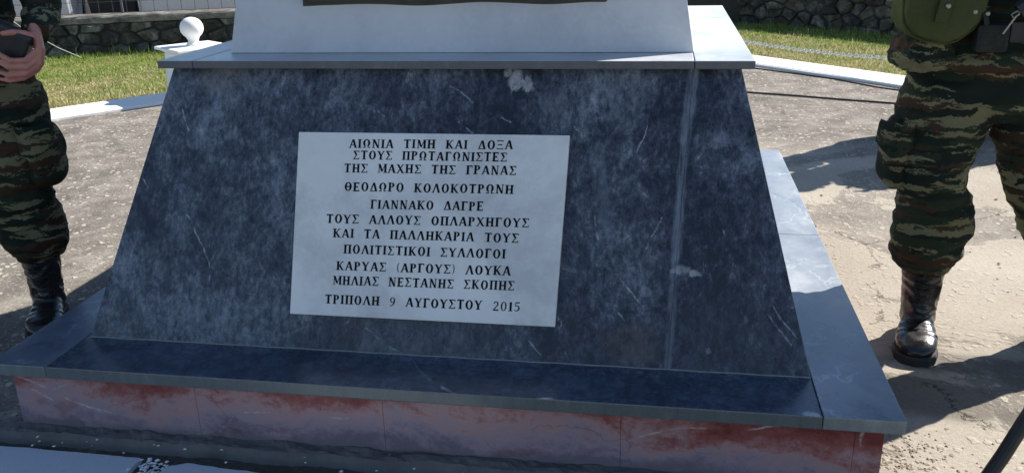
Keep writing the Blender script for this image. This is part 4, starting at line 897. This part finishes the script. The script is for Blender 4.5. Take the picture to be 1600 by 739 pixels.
bag()
# rifle in the left soldier's hands
def rifle(origin, label):
    root = empty('rifle', origin, label=label, cat='rifle'); A = Vector((.405,-.150,1.062)); Bv = Vector((-.42,-.31,1.60)); d = (Bv-A).normalized(); u = Vector((0,-1,0)); u = (u-d*u.dot(d)).normalized(); v = d.cross(u)   # v ~ up
    if v.z < 0: v = -v
    def bx(t0, t1, w0, h0, w1, h1, o0=0, o1=0):
        P = []
        for t, w_, h_, o in ((t0,w0,h0,o0),(t1,w1,h1,o1)):
            c = A+d*t+v*o; P += [c-u*w_-v*h_, c+u*w_-v*h_, c+u*w_+v*h_, c-u*w_+v*h_]
        return P
    MB().hexa(bx(-.008,.22,.023,.056,.022,.034,.0,.012)).obj('stock', M['gun'], root, bevel=.007)
    MB().hexa(bx(.22,.52,.021,.032,.021,.030,.014,.014)).obj('receiver', M['gun'], root, bevel=.005)
    MB().hexa(bx(.52,.80,.022,.026,.018,.020,.012,.012)).obj('handguard', M['gun'], root, bevel=.008)
    MB().tube([A+d*.78+v*.012, A+d*1.0+v*.012], .009, 10).obj('barrel', M['gun'], root)
    c = A+d*.40-v*.02; MB().tube([c, c-v*.09+d*.01, c-v*.16+d*.035], [(.014,.028)]*3, 8).obj('magazine', M['gun'], root)
    c = A+d*.27-v*.02; MB().tube([c, c-v*.09-d*.03], [(.014,.02)]*2, 8).obj('pistol_grip', M['gun'], root)
rifle((-1.822,.765,0), 'black rifle held across the body by the soldier at the left edge')
rifle((1.695,.985,0), 'black rifle held across the chest by the soldier at the right edge')
def scab():
    root = empty('bayonet_scabbard', (-1.822,.765,0), label='dark bayonet scabbard hanging from the belt of the left soldier', cat='scabbard')
    MB().tube([(.155,-.165,1.08),(.16,-.185,.96),(.175,-.185,.84),(.183,-.178,.80)], [(.020,.010),(.024,.012),(.020,.010),(.008,.006)], 12).obj('sheath', M['web'], root); MB().tube([(.152,-.165,1.08),(.148,-.16,1.19)], [(.014,.012)]*2, 10).obj('handle', M['gun'], root)
scab()
soldier((2.9,4.7,0), .5, False, 'soldier standing well behind the right soldier, whose shadow falls beside the grey ledge')
soldier((2.88,4.28,0), .4, True, 'soldier standing just behind the right soldier in the second rank')
soldier((3.3,4.35,0), .4, False, 'soldier standing beyond the right edge of the second rank')

# dark pole of a stand in the lower right corner
def stand():
    root = empty('tripod_stand', (2.02,.42,0), label='dark slanting leg of a black stand at the bottom right corner', cat='stand')
    H = Vector((0,0,.86)); 
    for a in (212,302,22):
        f = Vector((math.cos(math.radians(a))*.62, math.sin(math.radians(a))*.62, .012))
        n = 10; P = [H.lerp(f, k/n)+Vector((mn.noise((k*1.3,a,0))*.004, mn.noise((k*1.3,a,5))*.004, 0)) for k in range(n+1)]
        lg = MB().tube(P, .0185, 12).obj('leg', M['black'], root); MB().ball(f, (.018,.018,.013)).obj('foot', M['rubber'], lg)
    MB().tube([(0,0,.72),(0,0,1.30)], .014, 14).obj('pole', M['black'], root); MB().tube([(0,0,.82),(0,0,.90)], .028, 14).obj('collar', M['black'], root)
stand()

# blue and white banner added out of view to shade the ledge corner
def shade_flag():
    root = empty('shade_flag', (2.48,1.40,0), label='added blue and white banner outside the right edge, unseen, shading the ledge corner', cat='shade_flag')
    MB().zr([(0,.285,0,.16,.16),(.05,.285,0,.16,.16),(.07,.285,0,.07,.07),(.14,.25,0,.05,.05)]).obj('socket', M['black'], root)
    MB().tube([(.28,0,.02),(-.49,0,2.42)], .016, 12).obj('pole', plain('varnished_wood', (.25,.12,.05), .4), root)
    V = []; F = []; nu, nv = 36, 18
    for i in range(nv+1):
        t = .42+.54*i/nv
        for j in range(nu+1):
            q = j/nu; wv = .035*math.sin(q*9+t*3)*q; V.append((-.46*t+.487*q+wv*.7, -.53*q+wv*.7, .9+1.45*t-.25*q+.02*math.sin(q*14)))
    for i in range(nv):
        for j in range(nu): k = i*(nu+1)+j; F.append((k,k+1,k+nu+2,k+nu+1))
    me = bpy.data.meshes.new('cloth'); me.from_pydata(V, [], F); bl = plain('flag_blue', (.01,.08,.35), .85); wh = plain('flag_white', (.75,.75,.75), .85); me.materials.append(bl); me.materials.append(wh)
    me.polygons.foreach_set('material_index', [((nv-1-i)//2)%2 if not (i >= 8 and j < 13) else (1 if (11 <= i <= 14 or 5 <= j <= 7) else 0) for i in range(nv) for j in range(nu)])
    o = link('cloth', me, None, root, True); m = o.modifiers.new('t', 'SOLIDIFY'); m.thickness = .003
shade_flag()

def gap_filler():  # dark filler added so the gap between the cars looks shaded
    p = wallpt(3.83, 2.0); root = empty('gap_shade_bin', p, fa, label='added dark bin-shaped filler for the shaded gap between the white cars behind the fence', cat='bin')
    MB().hexa([(-.27,-.27,.10),(.27,-.27,.10),(.27,.27,.10),(-.27,.27,.10),(-.37,-.36,1.0),(.37,-.36,1.0),(.37,.36,1.0),(-.37,.36,1.0)]).obj('container', M['rubber'], root, bevel=.02)
    MB().hexa([(-.39,-.40,1.0),(.39,-.40,1.0),(.39,.38,1.0),(-.39,.38,1.0),(-.36,-.36,1.05),(.36,-.36,1.05),(.36,.34,1.09),(-.36,.34,1.09)]).obj('lid', M['rubber'], root, bevel=.012)
    for q in (-1,1): MB().tube([(q*.30,.26,.10),(q*.36,.26,.10)], .10, 18).obj('wheel', M['tyre'], root)
gap_filler()
